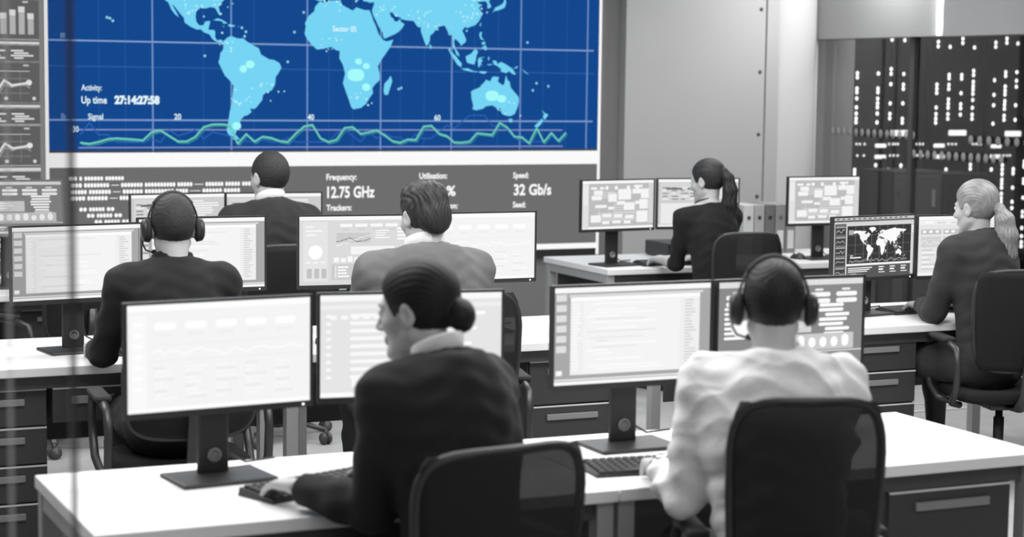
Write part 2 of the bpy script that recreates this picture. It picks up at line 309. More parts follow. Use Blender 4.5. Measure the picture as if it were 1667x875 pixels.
# server racks
LEDM = emit('server_led', 1.0, 2.4); LABELM = emit('server_display', 1.0, 1.6)
M_RACK = mat('rack_door', .016, .55, spec=.4, noise=(12, .15, (1, 1, .1)))
M_RACKF = mat('rack_frame', .03, .45)
RK = 13.2      # plane of the rack doors
def rack(x0, x1, label, leds, bars, small):
    t = thing('server_rack', label, 'server rack', ((x0 + x1) / 2, RK, 0), 0, 'server racks behind the glass wall')
    w = (x1 - x0) / 2 - .006
    MB().box(-w, .02, 0, w, .98, 2.72, bev=.006).build('cabinet', M_RACKF, t)
    d = MB().box(-w + .015, -.012, .06, w - .015, .02, 2.66, bev=.004)
    for k in range(5): d.box(-w + .03, -.016, .2 + k * .5, w - .03, -.012, .206 + k * .5)
    d.build('door', M_RACK, t)
    MB().box(w - .05, -.04, 1.0, w - .03, -.014, 1.22, bev=.005).build('door_handle', M_DARKMETAL, t.children[1])
    for x, z in leds:
        l = MB(); l.lathe([(0, 0), (.0132, 0), (.010, .006), (0, .007)], 10, M=Matrix.Translation((x - (x0 + x1) / 2, -.013, z)) @ Matrix.Diagonal((1, 1, 1.25, 1)) @ Matrix.Rotation(R(90), 4, 'X'))
        l.build('status_light', LEDM, t)
    for x, z, bw, bh in bars:
        b = MB(); b.box(x - (x0 + x1) / 2, -.018, z - bh, x - (x0 + x1) / 2 + bw, -.012, z, bev=.004); b.build('display', LABELM, t)
    for x, z in small:
        b = MB(); b.box(x - (x0 + x1) / 2, -.017, z - .009, x - (x0 + x1) / 2 + .016, -.012, z + .009, bev=.004); b.build('indicator', LABELM, t)
rack(8.96, 9.484, 'dark server rack next to the rounded column, with two columns of white lights',
  [[9.162,1.919],[9.162,1.885],[9.162,1.793],[9.162,1.763],[9.162,1.711],[9.162,1.638],[9.162,1.587],[9.162,1.546],[9.162,1.514],[9.162,1.12],[9.162,1.088],[9.371,1.92],[9.371,1.795],[9.371,1.765],[9.371,1.711],[9.371,1.674],[9.371,1.64],[9.371,1.588],[9.371,1.514],[9.371,1.158],[9.371,1.084],[9.371,1.032],[9.371,0.907],[9.371,0.87],[9.371,0.834],[9.371,0.783]],
  [[9.36,1.336,0.109,0.031],[9.358,1.243,0.111,0.031]],
  [[9.165,1.335],[9.198,1.334],[9.245,1.334],[9.176,1.239],[9.241,1.239]])
rack(9.488, 9.862, 'dark server rack with three light columns, second from the rounded column',
  [[9.498,2.202],[9.498,1.958],[9.498,1.919],[9.498,1.833],[9.498,1.673],[9.498,1.586],[9.498,1.549],[9.498,1.12],[9.498,1.119],[9.626,2.2],[9.626,1.919],[9.626,1.83],[9.626,1.795],[9.626,1.674],[9.626,1.545],[9.626,1.512],[9.626,1.154],[9.626,1.121],[9.626,0.994],[9.754,2.201],[9.754,2.164],[9.754,1.955],[9.754,1.881],[9.754,1.825],[9.754,1.794],[9.754,1.762],[9.754,1.703],[9.754,1.672],[9.754,1.637],[9.754,1.585],[9.754,1.546],[9.754,1.116],[9.754,1.08],[9.754,1.032],[9.754,1.08],[9.754,1.03],[9.754,0.993]],
  [[9.513,1.449,0.177,0.048]],
  [[9.491,1.334],[9.53,1.334],[9.554,1.334],[9.581,1.334],[9.767,1.333],[9.804,1.333],[9.836,1.333],[9.505,1.238],[9.542,1.238],[9.582,1.237],[9.754,1.237],[9.781,1.237],[9.835,1.236]])
rack(9.866, 10.46, 'wide dark server rack with four light columns, third from the rounded column',
  [[9.969,2.194],[9.969,2.155],[9.969,1.834],[9.969,1.799],[9.969,1.764],[9.969,1.641],[9.969,1.586],[9.969,1.548],[9.969,1.513],[9.969,1.09],[9.969,1.032],[9.969,1.034],[10.093,2.153],[10.093,1.918],[10.093,1.888],[10.093,1.833],[10.093,1.798],[10.093,1.71],[10.093,1.674],[10.093,1.639],[10.093,1.586],[10.093,1.547],[10.093,1.117],[10.093,1.086],[10.093,0.995],[10.093,0.961],[10.093,0.91],[10.093,0.872],[10.093,0.785],[10.093,0.75],[10.223,2.225],[10.223,2.188],[10.223,1.918],[10.223,1.887],[10.223,1.764],[10.223,1.671],[10.223,1.636],[10.223,1.582],[10.223,1.085],[10.223,1.027],[10.223,1.082],[10.223,1.032],[10.223,0.994],[10.347,2.153],[10.347,1.955],[10.347,1.919],[10.347,1.862],[10.347,1.827],[10.347,1.796],[10.347,1.76],[10.347,1.707],[10.347,1.641],[10.347,1.583],[10.347,1.547],[10.347,1.156],[10.347,1.12]],
  [[10.107,1.45,0.182,0.044],[9.955,1.335,0.112,0.031],[9.956,1.242,0.115,0.032]],
  [[10.101,1.332],[10.139,1.332],[10.177,1.332],[10.358,1.332],[10.391,1.332],[10.419,1.332],[10.441,1.332]])
rack(10.464, 11.06, "dark server rack behind the blonde woman's head, fourth from the rounded column",
  [[10.571,2.199],[10.571,2.162],[10.571,1.878],[10.571,1.753],[10.571,1.664],[10.571,1.506],[10.571,1.114],[10.571,1.111],[10.688,2.235],[10.688,2.199],[10.688,1.948],[10.688,1.915],[10.688,1.826],[10.688,1.79],[10.688,1.757],[10.688,1.701],[10.688,1.669],[10.688,1.634],[10.688,1.575],[10.688,1.54],[10.688,1.149],[10.688,1.113],[10.688,1.072],[10.688,1.023],[10.688,1.151],[10.688,1.076],[10.688,1.025],[10.688,0.989],[10.688,0.954],[10.688,0.903],[10.688,0.864],[10.688,0.832],[10.688,0.778],[10.688,0.74],[10.807,2.195],[10.807,1.95],[10.807,1.876],[10.807,1.825],[10.807,1.666],[10.807,1.54],[10.807,1.112],[10.807,1.08],[10.807,1.115],[10.807,1.077],[10.807,0.953],[10.807,0.83],[10.807,0.776],[10.924,2.168],[10.924,1.9],[10.924,1.833],[10.924,1.63],[10.924,1.585],[10.924,1.179],[10.924,1.134],[10.924,1.149],[10.924,1.025],[10.924,0.993],[10.924,0.864],[10.924,0.742],[10.924,0.703],[10.924,0.6],[10.924,0.529],[10.924,0.478],[10.924,0.441]],
  [[10.703,1.443,0.171,0.045],[10.557,1.327,0.11,0.029],[10.553,1.24,0.113,0.032]],
  [[10.69,1.232],[10.727,1.232],[10.758,1.232]])
rack(11.064, 11.66, 'dark server rack with a single light column, farthest from the rounded column', [(11.2,1.2+.06*k) for k in range(9)], [], [])


# grey cabinets standing in the server room in front of the racks
t = thing('equipment_cabinet', 'low dark grey equipment cabinet with a pale label standing before the server racks', 'cabinet', (9.72, 12.62, 0))
MB().box(-.22, -.2, .03, .22, .25, 1.12, bev=.01).build('body', M_RACKF, t)
MB().box(-.20, -.215, .08, .20, -.2, 1.08, bev=.006).build('door', mat('cabinet_black', .02, .5), t)
MB().box(.06, -.22, .96, .14, -.214, 1.02).build('paper_label', mat('paper_label', .35, .8), t)
t = thing('equipment_cabinet', 'lighter grey equipment cabinet with door handle, beside the dark one in the server room', 'cabinet', (9.22, 12.60, 0))
MB().box(-.24, -.2, .03, .24, .25, 1.15, bev=.01).build('body', mat('cabinet_grey', .07, .6), t)
MB().box(-.22, -.214, .08, .22, -.2, 1.11, bev=.006).build('door', mat('cabinet_grey_door', .085, .55), t)
MB().box(.13, -.235, .86, .15, -.212, 1.0, bev=.004).build('door_handle', M_LEG, t.children[1])

# ------------------------------------------------------------------ the video wall
def land_polys(s, fu, fv, m, clip_top=None, names=None):
    for k, pts in LAND.items():
        if names and k not in names: continue
        q = [(fu(a), fv(b)) for a, b in pts]
        if clip_top is not None:          # cut off what lies above the display's edge
            out = []
            for i in range(len(q)):
                p, r = q[i - 1], q[i]
                if (p[1] <= clip_top) != (r[1] <= clip_top):
                    tt = (clip_top - p[1]) / (r[1] - p[1]); out.append((p[0] + (r[0] - p[0]) * tt, clip_top))
                if r[1] <= clip_top: out.append(r)
            q = out
        if len(q) >= 3: s.poly(q, m)
def noise_walk(rng, n, lo, hi):
    v = (lo + hi) / 2; out = []
    for _ in range(n): v = min(hi, max(lo, v + rng.uniform(-1, 1) * (hi - lo) * .45)); out.append(v)
    return out
vw = thing('video_wall_display', 'huge blue world map display with a grey data strip below, on the back wall', 'display', (0, WALL_Y, 0))
MB().box(2.296, -.002, .60, 6.172, .057, 2.95).build('housing', M_BLACK2, vw)
MB().box(2.296, -.006, .60, 2.318, .0, 2.95).box(6.152, -.006, .60, 6.172, .0, 2.95).box(2.318, -.006, .645, 6.152, .0, .683).build('lit_border', lit(250), vw)
S = Screen(.0006); S.n = 6
TOP = 2.93; B0 = 1.348
S.rect(2.318, B0, 6.152, TOP, rgb(20, 72, 142)); S.up()
for x in (2.633, 2.80, 3.304, 3.64, 4.153, 4.32, 4.66, 4.831, 5.20, 5.376, 5.72, 5.90):
    S.rect(x - .002, B0, x + .002, TOP, rgb(38, 92, 160))
for z in (1.876,): S.rect(2.318, z - .003, 6.12, z + .003, rgb(44, 98, 165))
S.up()
for k in range(7):
    x = 2.974 + .5145 * k
    S.rect(x - .005, B0, x + .005, TOP, rgb(112, 146, 200))
for z in (2.036, 1.541): S.rect(2.318, z - .005, 6.11, z + .005, rgb(128, 160, 208))
for z, x0, x1 in ((1.480, 2.50, 5.875), (1.367, 2.50, 5.88)): S.rect(x0, z - .004, x1, z + .004, rgb(132, 150, 205))
S.up()
fu = lambda a: MAPX0 + MAPKX * a
fv = lambda b: MAPZ0 + MAPKZ * b
land_polys(S, fu, fv, rgb(118, 212, 244), TOP); S.up()
S.poly([(fu(a), fv(b)) for a, b in ((28, 42), (33, 45.5), (38, 46.5), (41.5, 42), (36, 41.2))], rgb(20, 72, 142))
rng = random.Random(5)
for a, b in ((-156, 20), (-158, 21.5), (-160, 22), (55.5, -21), (57.5, -20.3), (168, -16), (178, -18), (165, -21), (-61, 15), (-62, 12), (-64, 17.5), (96, 6), (160, 12), (-30, -4), (-18, 28.5), (-25, 15.5), (-91, -1)):
    S.disc(fu(a), fv(b), .009, rgb(140, 210, 235), 8)
land = rgb(190, 240, 252)
for _ in range(150):
    a, b = rng.choice([(-100, 30), (-80, 33), (-65, -30), (-45, -22), (28, -28), (8, 8), (78, 22), (110, 28), (118, 33), (145, -32), (45, 33), (5, 34), (-75, 6), (72, 28)])
    a += rng.gauss(0, 6); b += rng.gauss(0, 3); S.disc(fu(a), fv(b), rng.uniform(.004, .008), land, 6)
for a, b, w, h in ((-58, -6, .06, .05), (-63, -9, .05, .05), (22, -12, .12, .08), (30, -6, .05, .04), (24, -3, .05, .04), (30, -20, .06, .05), (131, -25, .10, .07), (139, -27, .07, .05), (-68, -46, .06, .05)):
    S.pill(fu(a) - w / 2, fv(b) - h / 2, fu(a) + w / 2, fv(b) + h / 2, rgb(165, 250, 250))
S.up()
xs = [2.514 + i * (5.90 - 2.514) / 60 for i in range(61)]
g = [1.40, 1.392, 1.40, 1.42, 1.43, 1.428, 1.415, 1.41, 1.46, 1.47, 1.44, 1.41, 1.405, 1.43, 1.50, 1.515, 1.52, 1.51, 1.39, 1.45, 1.40, 1.43, 1.425, 1.41, 1.40, 1.46, 1.50, 1.51, 1.42, 1.395, 1.42, 1.49, 1.50, 1.45, 1.47, 1.48, 1.44, 1.41, 1.40, 1.42, 1.41, 1.50, 1.515, 1.46, 1.44, 1.40, 1.39, 1.40, 1.46, 1.455, 1.45, 1.53, 1.50, 1.44, 1.43, 1.385, 1.50, 1.40, 1.455, 1.40, 1.46]
g = [(x, z + rng.uniform(-.006, .006)) for x, z in zip(xs, g)]
S.line([(x + .01, z - .012) for x, z in g], .006, rgb(60, 150, 150)); S.up()
bl = noise_walk(rng, 61, 1.40, 1.58)
S.line(list(zip(xs, bl)), .008, rgb(44, 98, 178)); S.up()
S.line(g, .012, rgb(110, 205, 185)); S.up()
CY = rgb(225, 248, 255)
S.text('Activity:', 2.521, 1.726, .052, CY, .0008, .128); S.text('Up time', 2.521, 1.645, .064, CY, .0012, .160)
S.text('27:14:27:58', 2.729, 1.645, .068, CY, .0038, .288)
S.text('Signal', 2.562, 1.546, .050, CY, .0008, .094); S.text('20', 3.111, 1.546, .052, CY, .001, .045); S.text('40', 4.004, 1.546, .052, CY, .001, .045); S.text('60', 4.905, 1.546, .052, CY, .001, .045)
S.text('30', 2.462, 1.466, .052, CY, .001, .040); S.text('00', 2.395, 2.05, .045, rgb(150, 180, 215), 0, .03); S.text('0s', 2.394, 1.55, .045, rgb(150, 180, 215), 0, .03)
S.text('Sector 05', 4.177, 2.13, .050, CY, .001, .165)
S.build('map_screen', vw)
MB().box(2.318, -.004, 1.335, 6.152, -.0005, B0).build('bezel_strip', mat('bezel_grey', .05, .5), vw)
S = Screen(.0006); S.n = 6
S.rect(2.318, .683, 6.152, 1.335, lit(108)); S.up()
S.rect(2.318, 1.242, 6.152, 1.335, lit(252)); S.up()
for k in range(7): S.rect(2.974 + .5145 * k - .008, 1.322, 2.974 + .5145 * k + .008, 1.336, lit(255))
WH = lit(255)
for x, w1, big, wb, low, wl in ((4.137, .212, '12.75 GHz', .335, 'Trackers:', .178), (5.500, .118, '32 Gb/s', .288, 'Seed:', .098)):
    S.text('Frequency:' if x < 5 else 'Speed:', x, 1.148, .056, WH, .0016, w1); S.text(big, x + .006, 1.030, .105, WH, .0030, wb); S.text(low, x, .944, .055, WH, .0016, wl)
S.text('Utilisation:', 4.80, 1.150, .056, WH, .0016, .205); S.text('%', 5.0, 1.032, .095, WH, .0026, .068); S.text('Compression:', 4.80, .944, .055, WH, .0016, .285)
def word_rows(x, z, lens, h):
    for L in lens:
        if L > 0:
            n = max(1, int(L / .02)); 
            for k in range(n): S.pill(x + k * L / n + .0015, z, x + (k + 1) * L / n - .0015, z + h, WH)
            x += L + .012
        else: S.rect(x, z + h * .4, x - L, z + h * .55, WH); x += -L + .012
word_rows(2.44, 1.160, [.05, .02, .12, .12], .026)
word_rows(2.45, 1.116, [.07, .16, -.05, .14, .20, .10, -.06, .12, .10, .06], .028)
word_rows(2.45, 1.074, [.10, .14, -.05, .13, .19, .08, -.07, .13, .11], .028)
word_rows(2.45, 1.034, [.09, .13, -.05, .16, .06], .028)
for k in range(5): word_rows(2.50 + .048 * k, .965 - .040 * k, [.05, .10, .05], .026)
S.build('data_screen', vw)

dw = thing('dashboard_display', 'tall grey display of stacked charts at the edge of the big map display', 'display', (0, WALL_Y, 0))
MB().box(.6, -.002, .60, 2.292, .057, 2.95).build('housing', M_BLACK2, dw)
S = Screen(.0006); S.n = 6; S.rect(.6, .62, 2.292, 2.93, lit(140)); S.up()
z = 2.36
for blk in range(5):
    zt = 2.396 - .3885 * blk          # top white rule of a block
    for x0 in (.72, 1.52):
        x1 = x0 + .745
        S.rect(x0, zt - .40 + .03, x1, zt, lit(105)); S.rect(x0, zt - .010, x1, zt + .012, lit(240)); S.rect(x0, zt - .117, x1, zt - .103, lit(190)); S.rect(x0, zt - .405 + .04, x1, zt - .358, lit(205))
S.up()
for blk in range(5):
    zt = 2.396 - .3885 * blk
    for x0 in (.72, 1.52):
        x1 = x0 + .745
        for k in range(4):
            for r in range(4): S.pill(x0 + .06 + .17 * k + (.02 if r % 2 else 0), zt - .047 - .015 * r, x0 + .14 + .17 * k + .03 * ((r * 7 + k) % 3), zt - .037 - .015 * r, lit(240))
        S.pill(x0 + .05, zt - .028, x0 + .42, zt - .018, lit(225))
        if blk == 0:
            for k in range(12):
                xx = x1 - .05 - .055 * k; S.rect(xx - .018, zt - .33, xx + .018, zt - .20 + .02 * ((k * 5) % 3), lit(195)); S.rect(xx - .020, zt - .235 + .02 * ((k * 5) % 3), xx + .018, zt - .20 + .02 * ((k * 5) % 3), lit(250))
        else:
            for k in range(4): S.rect(x0 + .05, zt - .17 - .045 * k, x1 - .06, zt - .166 - .045 * k, lit(150 if k else 225))
            for k in range(8): S.rect(x1 - .12 - .085 * k, zt - .34, x1 - .117 - .085 * k, zt - .16, lit(150)); S.disc(x1 - .12 - .17 * k + .085, zt - .335, .011, lit(240), 10) if k < 4 else None
            pts = [(x1 - .70, zt - .25), (x1 - .6, zt - .22), (x1 - .5, zt - .27), (x1 - .42, zt - .25), (x1 - .34, zt - .30), (x1 - .26, zt - .29), (x1 - .215, zt - .225), (x1 - .17, zt - .255), (x1 - .10, zt - .245), (x1 - .06, zt - .235)]
            S.line([(a, b - .012 * ((i * 3) % 4)) for i, (a, b) in enumerate(pts)], .006, lit(180)); S.line(pts, .014, lit(252)); S.disc(x1 - .065, zt - .237, .018, lit(252), 10)
        S.pill(x1 - .1, zt - .137, x1 - .065, zt - .127, lit(220))
S.build('dashboard_screen', dw)

# ------------------------------------------------------------------ desks
DZ = .72
def desk(label, x0, x1, y0, y1, legs=('fl', 'fr', 'rl', 'rr'), panel=True, group=None):
    cx, cy = (x0 + x1) / 2, (y0 + y1) / 2
    t = thing('desk', label, 'desk', (cx, cy, 0), 0, group); w, d = (x1 - x0) / 2, (y1 - y0) / 2
    MB().box(-w, -d, DZ - .035, w, d, DZ, bev=.004).build('desktop', M_DESK, t)
    z0, z1 = DZ - .085, DZ - .035
    MB().box(-w + .06, -d + .035, z0, w - .06, -d + .06, z1).build('crossbar', M_DARKMETAL, t); MB().box(-w + .06, d - .06, z0, w - .06, d - .035, z1).build('crossbar', M_DARKMETAL, t)
    for s in (-1, 1):
        e = MB(); e.box(s * (w - .03) - .022, -d + .07, z0, s * (w - .03) + .022, d - .07, z1, bev=.003); e.build('end_rail', M_LEG, t)
    for k in legs:
        sx = -1 if k[1] == 'l' else 1; sy = -1 if k[0] == 'f' else 1
        l = MB().box(sx * (w - .03) - .025, sy * (d - .045) - .025, .012, sx * (w - .03) + .025, sy * (d - .045) + .025, z1, bev=.003)
        lo = l.build('leg', M_LEG, t)
        MB().lathe([(.018, 0), (.018, .012)], 14, M=Matrix.Translation((sx * (w - .03), sy * (d - .045), 0))).build('foot', M_RUBBER, lo)
    if panel: MB().box(-w + .07, d - .075, .30, w - .07, d - .062, z0, bev=.002).build('modesty_panel', M_DARKMETAL, t)
    return t
def drawer_unit(label, x0, x1, yf, n=3, z1=.635, depth=.55, z0=.05, group='drawer units under the desks'):
    t = thing('drawer_unit', label, 'drawer unit', ((x0 + x1) / 2, yf, 0), 0, group); w = (x1 - x0) / 2
    MB().box(-w, 0.018, z0, w, depth, z1, bev=.004).build('body', M_DARKMETAL, t)
    for sx in (-1, 1):
        for yy in (.08, depth - .06): MB().lathe([(.012, 0), (.022, .006), (.022, .03), (.012, z0)], 12, M=Matrix.Translation((sx * (w - .04), yy, 0))).build('caster', M_WHEEL, t)
    h = (z1 - z0) / n
    for k in range(n):
        a = z0 + h * k + .003; b = z0 + h * (k + 1) - .003
        d = MB().box(-w + .004, 0, a, w - .004, .019, b, bev=.003).build('drawer', M_DRAWER, t)
        MB().box(-w + .004, -.0035, b - .007, w - .004, .012, b, bev=.0015).build('drawer_top_edge', M_LINE, d)
        MB().box(-w * .58, -.010, b - .062, w * .62, .004, b - .036, bev=.003).build('handle', M_HANDLE, d)
    return t
desk('white front desk with the woman in the bun working at it', .953, 2.36, 4.44, 5.19, group=None)
desk('white front desk where the man in the pale shirt sits, drawer unit under its end', 2.364, 3.80, 4.44, 5.19)
desk('white middle-row desk of the man wearing a headset and dark sweater', .62, 2.250, 7.14, 7.98)
desk('white middle-row desk of the man in the grey suit jacket', 2.30, 3.86, 7.14, 7.98)
desk('white desk of the blonde woman near the server room glass', 4.32, 6.27, 7.10, 7.90)
desk('white back-row desk used by the dark-suited man below the big display', 1.55, 3.55, 9.62, 10.42)
desk('white back-row desk of the woman with the dark ponytail', 5.14, 7.62, 9.86, 10.74)
drawer_unit('dark drawer unit with pale handles under the pale-shirted man\'s front desk', 3.26, 3.705, 4.475)
drawer_unit('dark drawer unit under the desk of the headset man in the dark sweater', .92, 1.375, 7.20, 4)
u = thing('pencil_drawer', 'shallow dark drawer hung under the middle-row desk beside the sweater man\'s drawer unit', 'drawer', (1.63, 7.18, .60), 0)
MB().box(-.235, .018, -.095, .235, .45, .03, bev=.003).build('drawer_box', M_DARKMETAL, u)
d = MB().box(-.24, 0, -.10, .24, .019, .035, bev=.003).build('drawer_front', M_DRAWER, u)
MB().box(-.24, -.0035, .028, .24, .012, .035, bev=.0015).build('drawer_top_edge', M_LINE, d)
MB().box(-.17, -.010, -.03, .13, .004, 0, bev=.003).build('handle', M_HANDLE, d)
drawer_unit('dark drawer unit at the end of the grey-suited man\'s desk, behind the front row monitors', 3.385, 3.79, 7.20)
drawer_unit('dark drawer unit beside the blonde woman\'s legs', 4.79, 5.335, 7.14, 4, z1=.66)
drawer_unit('dark drawer unit under the back-row desk of the dark-suited man', 1.72, 2.12, 9.70, 3)
drawer_unit('dark drawer unit under the back-row desk below the single block-diagram monitor', 6.45, 6.95, 9.92, 3)
# steel cable post between the two middle-row desks
t = thing('cable_post', 'slim square metal cable post standing by the legs of the middle-row desks', 'post', (2.405, 7.30, 0))
MB().box(-.024, -.024, .01, .024, .024, .63, bev=.003).build('post_body', M_LEG, t); MB().box(-.05, -.05, 0, .05, .05, .01, bev=.003).build('base_plate', M_DARKMETAL, t)

# ------------------------------------------------------------------ monitors
MW, MH = .54, .312
def ui(style, rng):
    """what one monitor shows, drawn inside its visible area"""
    s = Screen(); W, H = MW - .016, MH - .024; U = lambda a: (a - .5) * W; V = lambda b: (b - .5) * H
    def rr(a, b, c, d, g): s.rect(U(a), V(b), U(c), V(d), lit(g))
    def pp(a, b, c, d, g): s.pill(U(a), V(b), U(c), V(d), lit(g))
    def ln(pts, w, g): s.line([(U(a), V(b)) for a, b in pts], w, lit(g))
    if style == 'code':            # editor window on a grey desktop
        rr(0, 0, 1, 1, 172); s.up(); rr(0, .945, 1, 1, 250); rr(0, 0, 1, .035, 250); rr(0, .045, 1, .06, 240); s.up()
        for k in range(6): rr(.012, .86 - .105 * k, .075, .93 - .105 * k, 225)
        rr(.012, .10, .05, .15, 250); rr(.10, .10, .93, .90, 238); rr(.09, .905, .95, .925, 225); s.up(); rr(.10, .86, .93, .90, 254); rr(.18, .10, .80, .85, 246); s.up()
        for k in range(22):
            z = .82 - .032 * k
            pp(.11, z, .11 + rng.uniform(.03, .06), z + .014, 254); 
            if rng.random() < .8: pp(.20 + .02 * rng.randint(0, 3), z, .25 + rng.uniform(.05, .45), z + .012, 254 if rng.random() < .7 else 228)
            pp(.83, z, .83 + rng.uniform(.03, .08), z + .012, 205)
    elif style == 'white':         # bright dashboard, barely drawn
        rr(0, 0, 1, 1, 246); s.up(); rr(0, .94, 1, 1, 253); rr(0, 0, 1, .04, 254); rr(.02, .05, .10, .9, 252); s.up()
        for k in range(5): pp(.14 + .165 * k, .76, .26 + .165 * k, .83, 254); pp(.15 + .165 * k, .70, .24 + .165 * k, .73, 238)
        for k in range(6): rr(.13 + .14 * k, .10, .132 + .14 * k, .45, 238)
        for k in range(9): 
            for j in range(5): pp(.14 + .165 * j, .40 - .036 * k, .14 + .165 * j + rng.uniform(.05, .13), .418 - .036 * k, 252 if (k + j) % 3 else 236)
        rr(.12, .47, .96, .475, 236); rr(.12, .62, .96, .625, 236); s.up()
        ln([(.13 + .0345 * k, .54 + rng.uniform(-.045, .045)) for k in range(25)], .004, 255)
        for k in range(7): pp(.03, .80 - .1 * k, .08, .84 - .1 * k, 255)
    elif style == 'dash':          # gauges, chart and bars
        rr(0, 0, 1, 1, 222); s.up(); rr(0, .945, 1, 1, 250); rr(.03, .05, .23, .92, 232); rr(.26, .07, .97, .30, 205); s.up()
        for k in range(5): rr(.33 + .125 * k, .845, .43 + .125 * k, .89, 252); pp(.35 + .125 * k, .80, .41 + .125 * k, .815, 205)
        for k in range(8): rr(.30, .62 + .018 * k, .58, .625 + .018 * k, 160)
        ln([(.30 + .028 * k, .58 + .016 * k + rng.uniform(-.025, .025)) for k in range(11)], .003, 252); ln([(.30 + .056 * k, .66 + rng.uniform(-.04, .04)) for k in range(6)], .003, 130)
        for k in range(4): pp(.62, .78 - .035 * k, .62 + rng.uniform(.05, .12), .795 - .035 * k, 250); pp(.80, .80 - .05 * k, .95, .83 - .05 * k, 250)
        rr(.42, .44, .78, .56, 246); s.disc(U(.13), V(.48), .030, lit(254), 20)
        for k in range(3): pp(.05, .84 - .06 * k, .05 + rng.uniform(.06, .15), .86 - .06 * k, 250); pp(.05 + .06 * k, .32, .09 + .06 * k, .34, 250)
        for k in range(12): rr(.28 + .056 * k, .33, .322 + .056 * k, .33 + .012 * rng.randint(5, 8), 252)
        for k in range(4):
            rr(.29 + .17 * k, .09, .30 + .17 * k, .28, 240)
            for j in range(4): pp(.31 + .17 * k, .11 + .045 * j, .31 + .17 * k + rng.uniform(.05, .12), .135 + .045 * j, 248)
        for k in range(3): rr(.06 + .06 * k, .10, .10 + .06 * k, .24, 195)
    elif style == 'panel':         # mid-grey control panel with bright rounded fields
        rr(0, 0, 1, 1, 140); s.up(); rr(0, .93, 1, .99, 225); rr(0, 0, 1, .045, 235); rr(0, .20, 1, .215, 215); s.up()
        for r in range(2):
            for k in range(5): pp(.05 + .19 * k, .80 - .07 * r, .20 + .19 * k, .85 - .07 * r, 250); pp(.09 + .19 * k, .865, .15 + .19 * k, .89, 235) if r == 0 else None
        for k in range(7): 
            z = .69 - .052 * k
            pp(.68 + rng.uniform(0, .06), z, .86 + rng.uniform(0, .06), z + .036, 254)
            pp(.04, z, .16 + rng.uniform(0, .08), z + .03, 254)
        rr(.30, .42, .64, .62, 215); s.disc(U(.15), V(.52), .035, lit(255), 20); s.up()
        for k in range(3): pp(.33, .57 - .05 * k, .33 + rng.uniform(.1, .26), .595 - .05 * k, 252)
        rr(.28, .225, .94, .40, 205); s.up()
        for k in range(8): pp(.31 + .078 * k, .25, .36 + .078 * k, .25 + .10 + .012 * rng.randint(0, 3), 254)
        for k in range(6): pp(.06 + .16 * k, .11, .14 + .16 * k, .135, 250); pp(.08 + .16 * k, .07, .12 + .16 * k, .09, 235)
    elif style == 'softpanel':     # paler control panel
        rr(0, 0, 1, 1, 228); s.up(); rr(0, .94, 1, 1, 252); rr(0, 0, 1, .045, 253); rr(0, .86, 1, .90, 240); s.up()
        for k in range(5): pp(.05 + .06 * k, .76, .09 + .06 * k, .80, 250)
        for r in range(9):
            z = .78 - .075 * r; pp(.03, z, .06, z + .03, 250)
            pp(.16, z, .16 + rng.uniform(.2, .42), z + .034, 252); pp(.62, z, .62 + rng.uniform(.08, .3), z + .034, 253)
        for k in range(3): rr(.17 + .14 * k, .10, .235 + .14 * k, .19, 250)
    elif style == 'blocks':        # block diagram
        rr(0, 0, 1, 1, 188); s.up(); rr(0, .94, 1, 1, 252); rr(0, 0, .09, .94, 225); rr(.01, .5, .08, .9, 240); rr(.93, .1, 1, .94, 215); rr(0, 0, 1, .05, 250); s.up()
        for k in range(4): s.disc(U(.34 + .13 * (k % 2) + .30 * (k // 2)), V(.85), .012, lit(250), 10)
        for k in range(4): ln([(.18, .76 - .04 * k), (.45, .76 - .04 * k), (.45, .34 + .05 * k), (.75, .34 + .05 * k)], .0035, 232); ln([(.20, .32 - .05 * k), (.86, .32 - .05 * k)], .003, 232)
        ln([(.36, .74), (.86, .74), (.86, .25)], .004, 232); ln([(.24, .5), (.24, .2), (.7, .2)], .003, 232); s.up()
        for a, b, w, h in ((.16, .70, .12, .10), (.13, .60, .14, .09), (.36, .56, .12, .16), (.50, .60, .18, .22), (.70, .72, .12, .10), (.82, .62, .11, .20), (.18, .44, .16, .06), (.48, .50, .12, .07), (.58, .38, .15, .16), (.74, .50, .09, .07), (.80, .40, .12, .20), (.12, .14, .14, .15), (.28, .24, .13, .07), (.44, .23, .12, .07), (.60, .20, .12, .08), (.76, .12, .16, .24), (.28, .10, .10, .06), (.42, .11, .12, .06), (.58, .10, .10, .06), (.36, .40, .08, .06), (.24, .82, .06, .05), (.12, .82, .08, .05), (.72, .85, .12, .05)): rr(a, b, a + w, b + h, 246)
    elif style == 'tables':        # columns of figures and a small chart
        rr(0, 0, 1, 1, 232); s.up(); rr(0, .94, 1, 1, 250); rr(0, .86, 1, .93, 240); rr(0, 0, 1, .05, 246); s.up()
        for k in range(4):
            a = .03 + .245 * k; rr(a, .70, a + .22, .78, 190); rr(a, .48, a + .22, .66, 214); s.up()
            for j in range(3): pp(a + .015 + .07 * j, .72, a + .06 + .07 * j, .765, 252)
            for j in range(4): rr(a, .51 + .04 * j, a + .22, .513 + .04 * j, 180)
            ln([(a + .018 * i, .56 + rng.uniform(-.05, .06)) for i in range(13)], .0025, 252)
            for r in range(9): pp(a + .01, .42 - .04 * r, a + rng.uniform(.08, .2), .44 - .04 * r, 248 if r % 2 else 205)
        pp(.06, .88, .16, .92, 252); 
        for k in range(4): pp(.2 + .16 * k, .885, .30 + .16 * k, .90, 200)
    elif style == 'sheet':         # pale sheet with dark header blocks
        rr(0, 0, 1, 1, 205); s.up(); rr(0, .94, 1, 1, 248); rr(.03, .55, .62, .92, 214); rr(.03, .06, .97, .50, 228); rr(0, 0, 1, .04, 245); s.up()
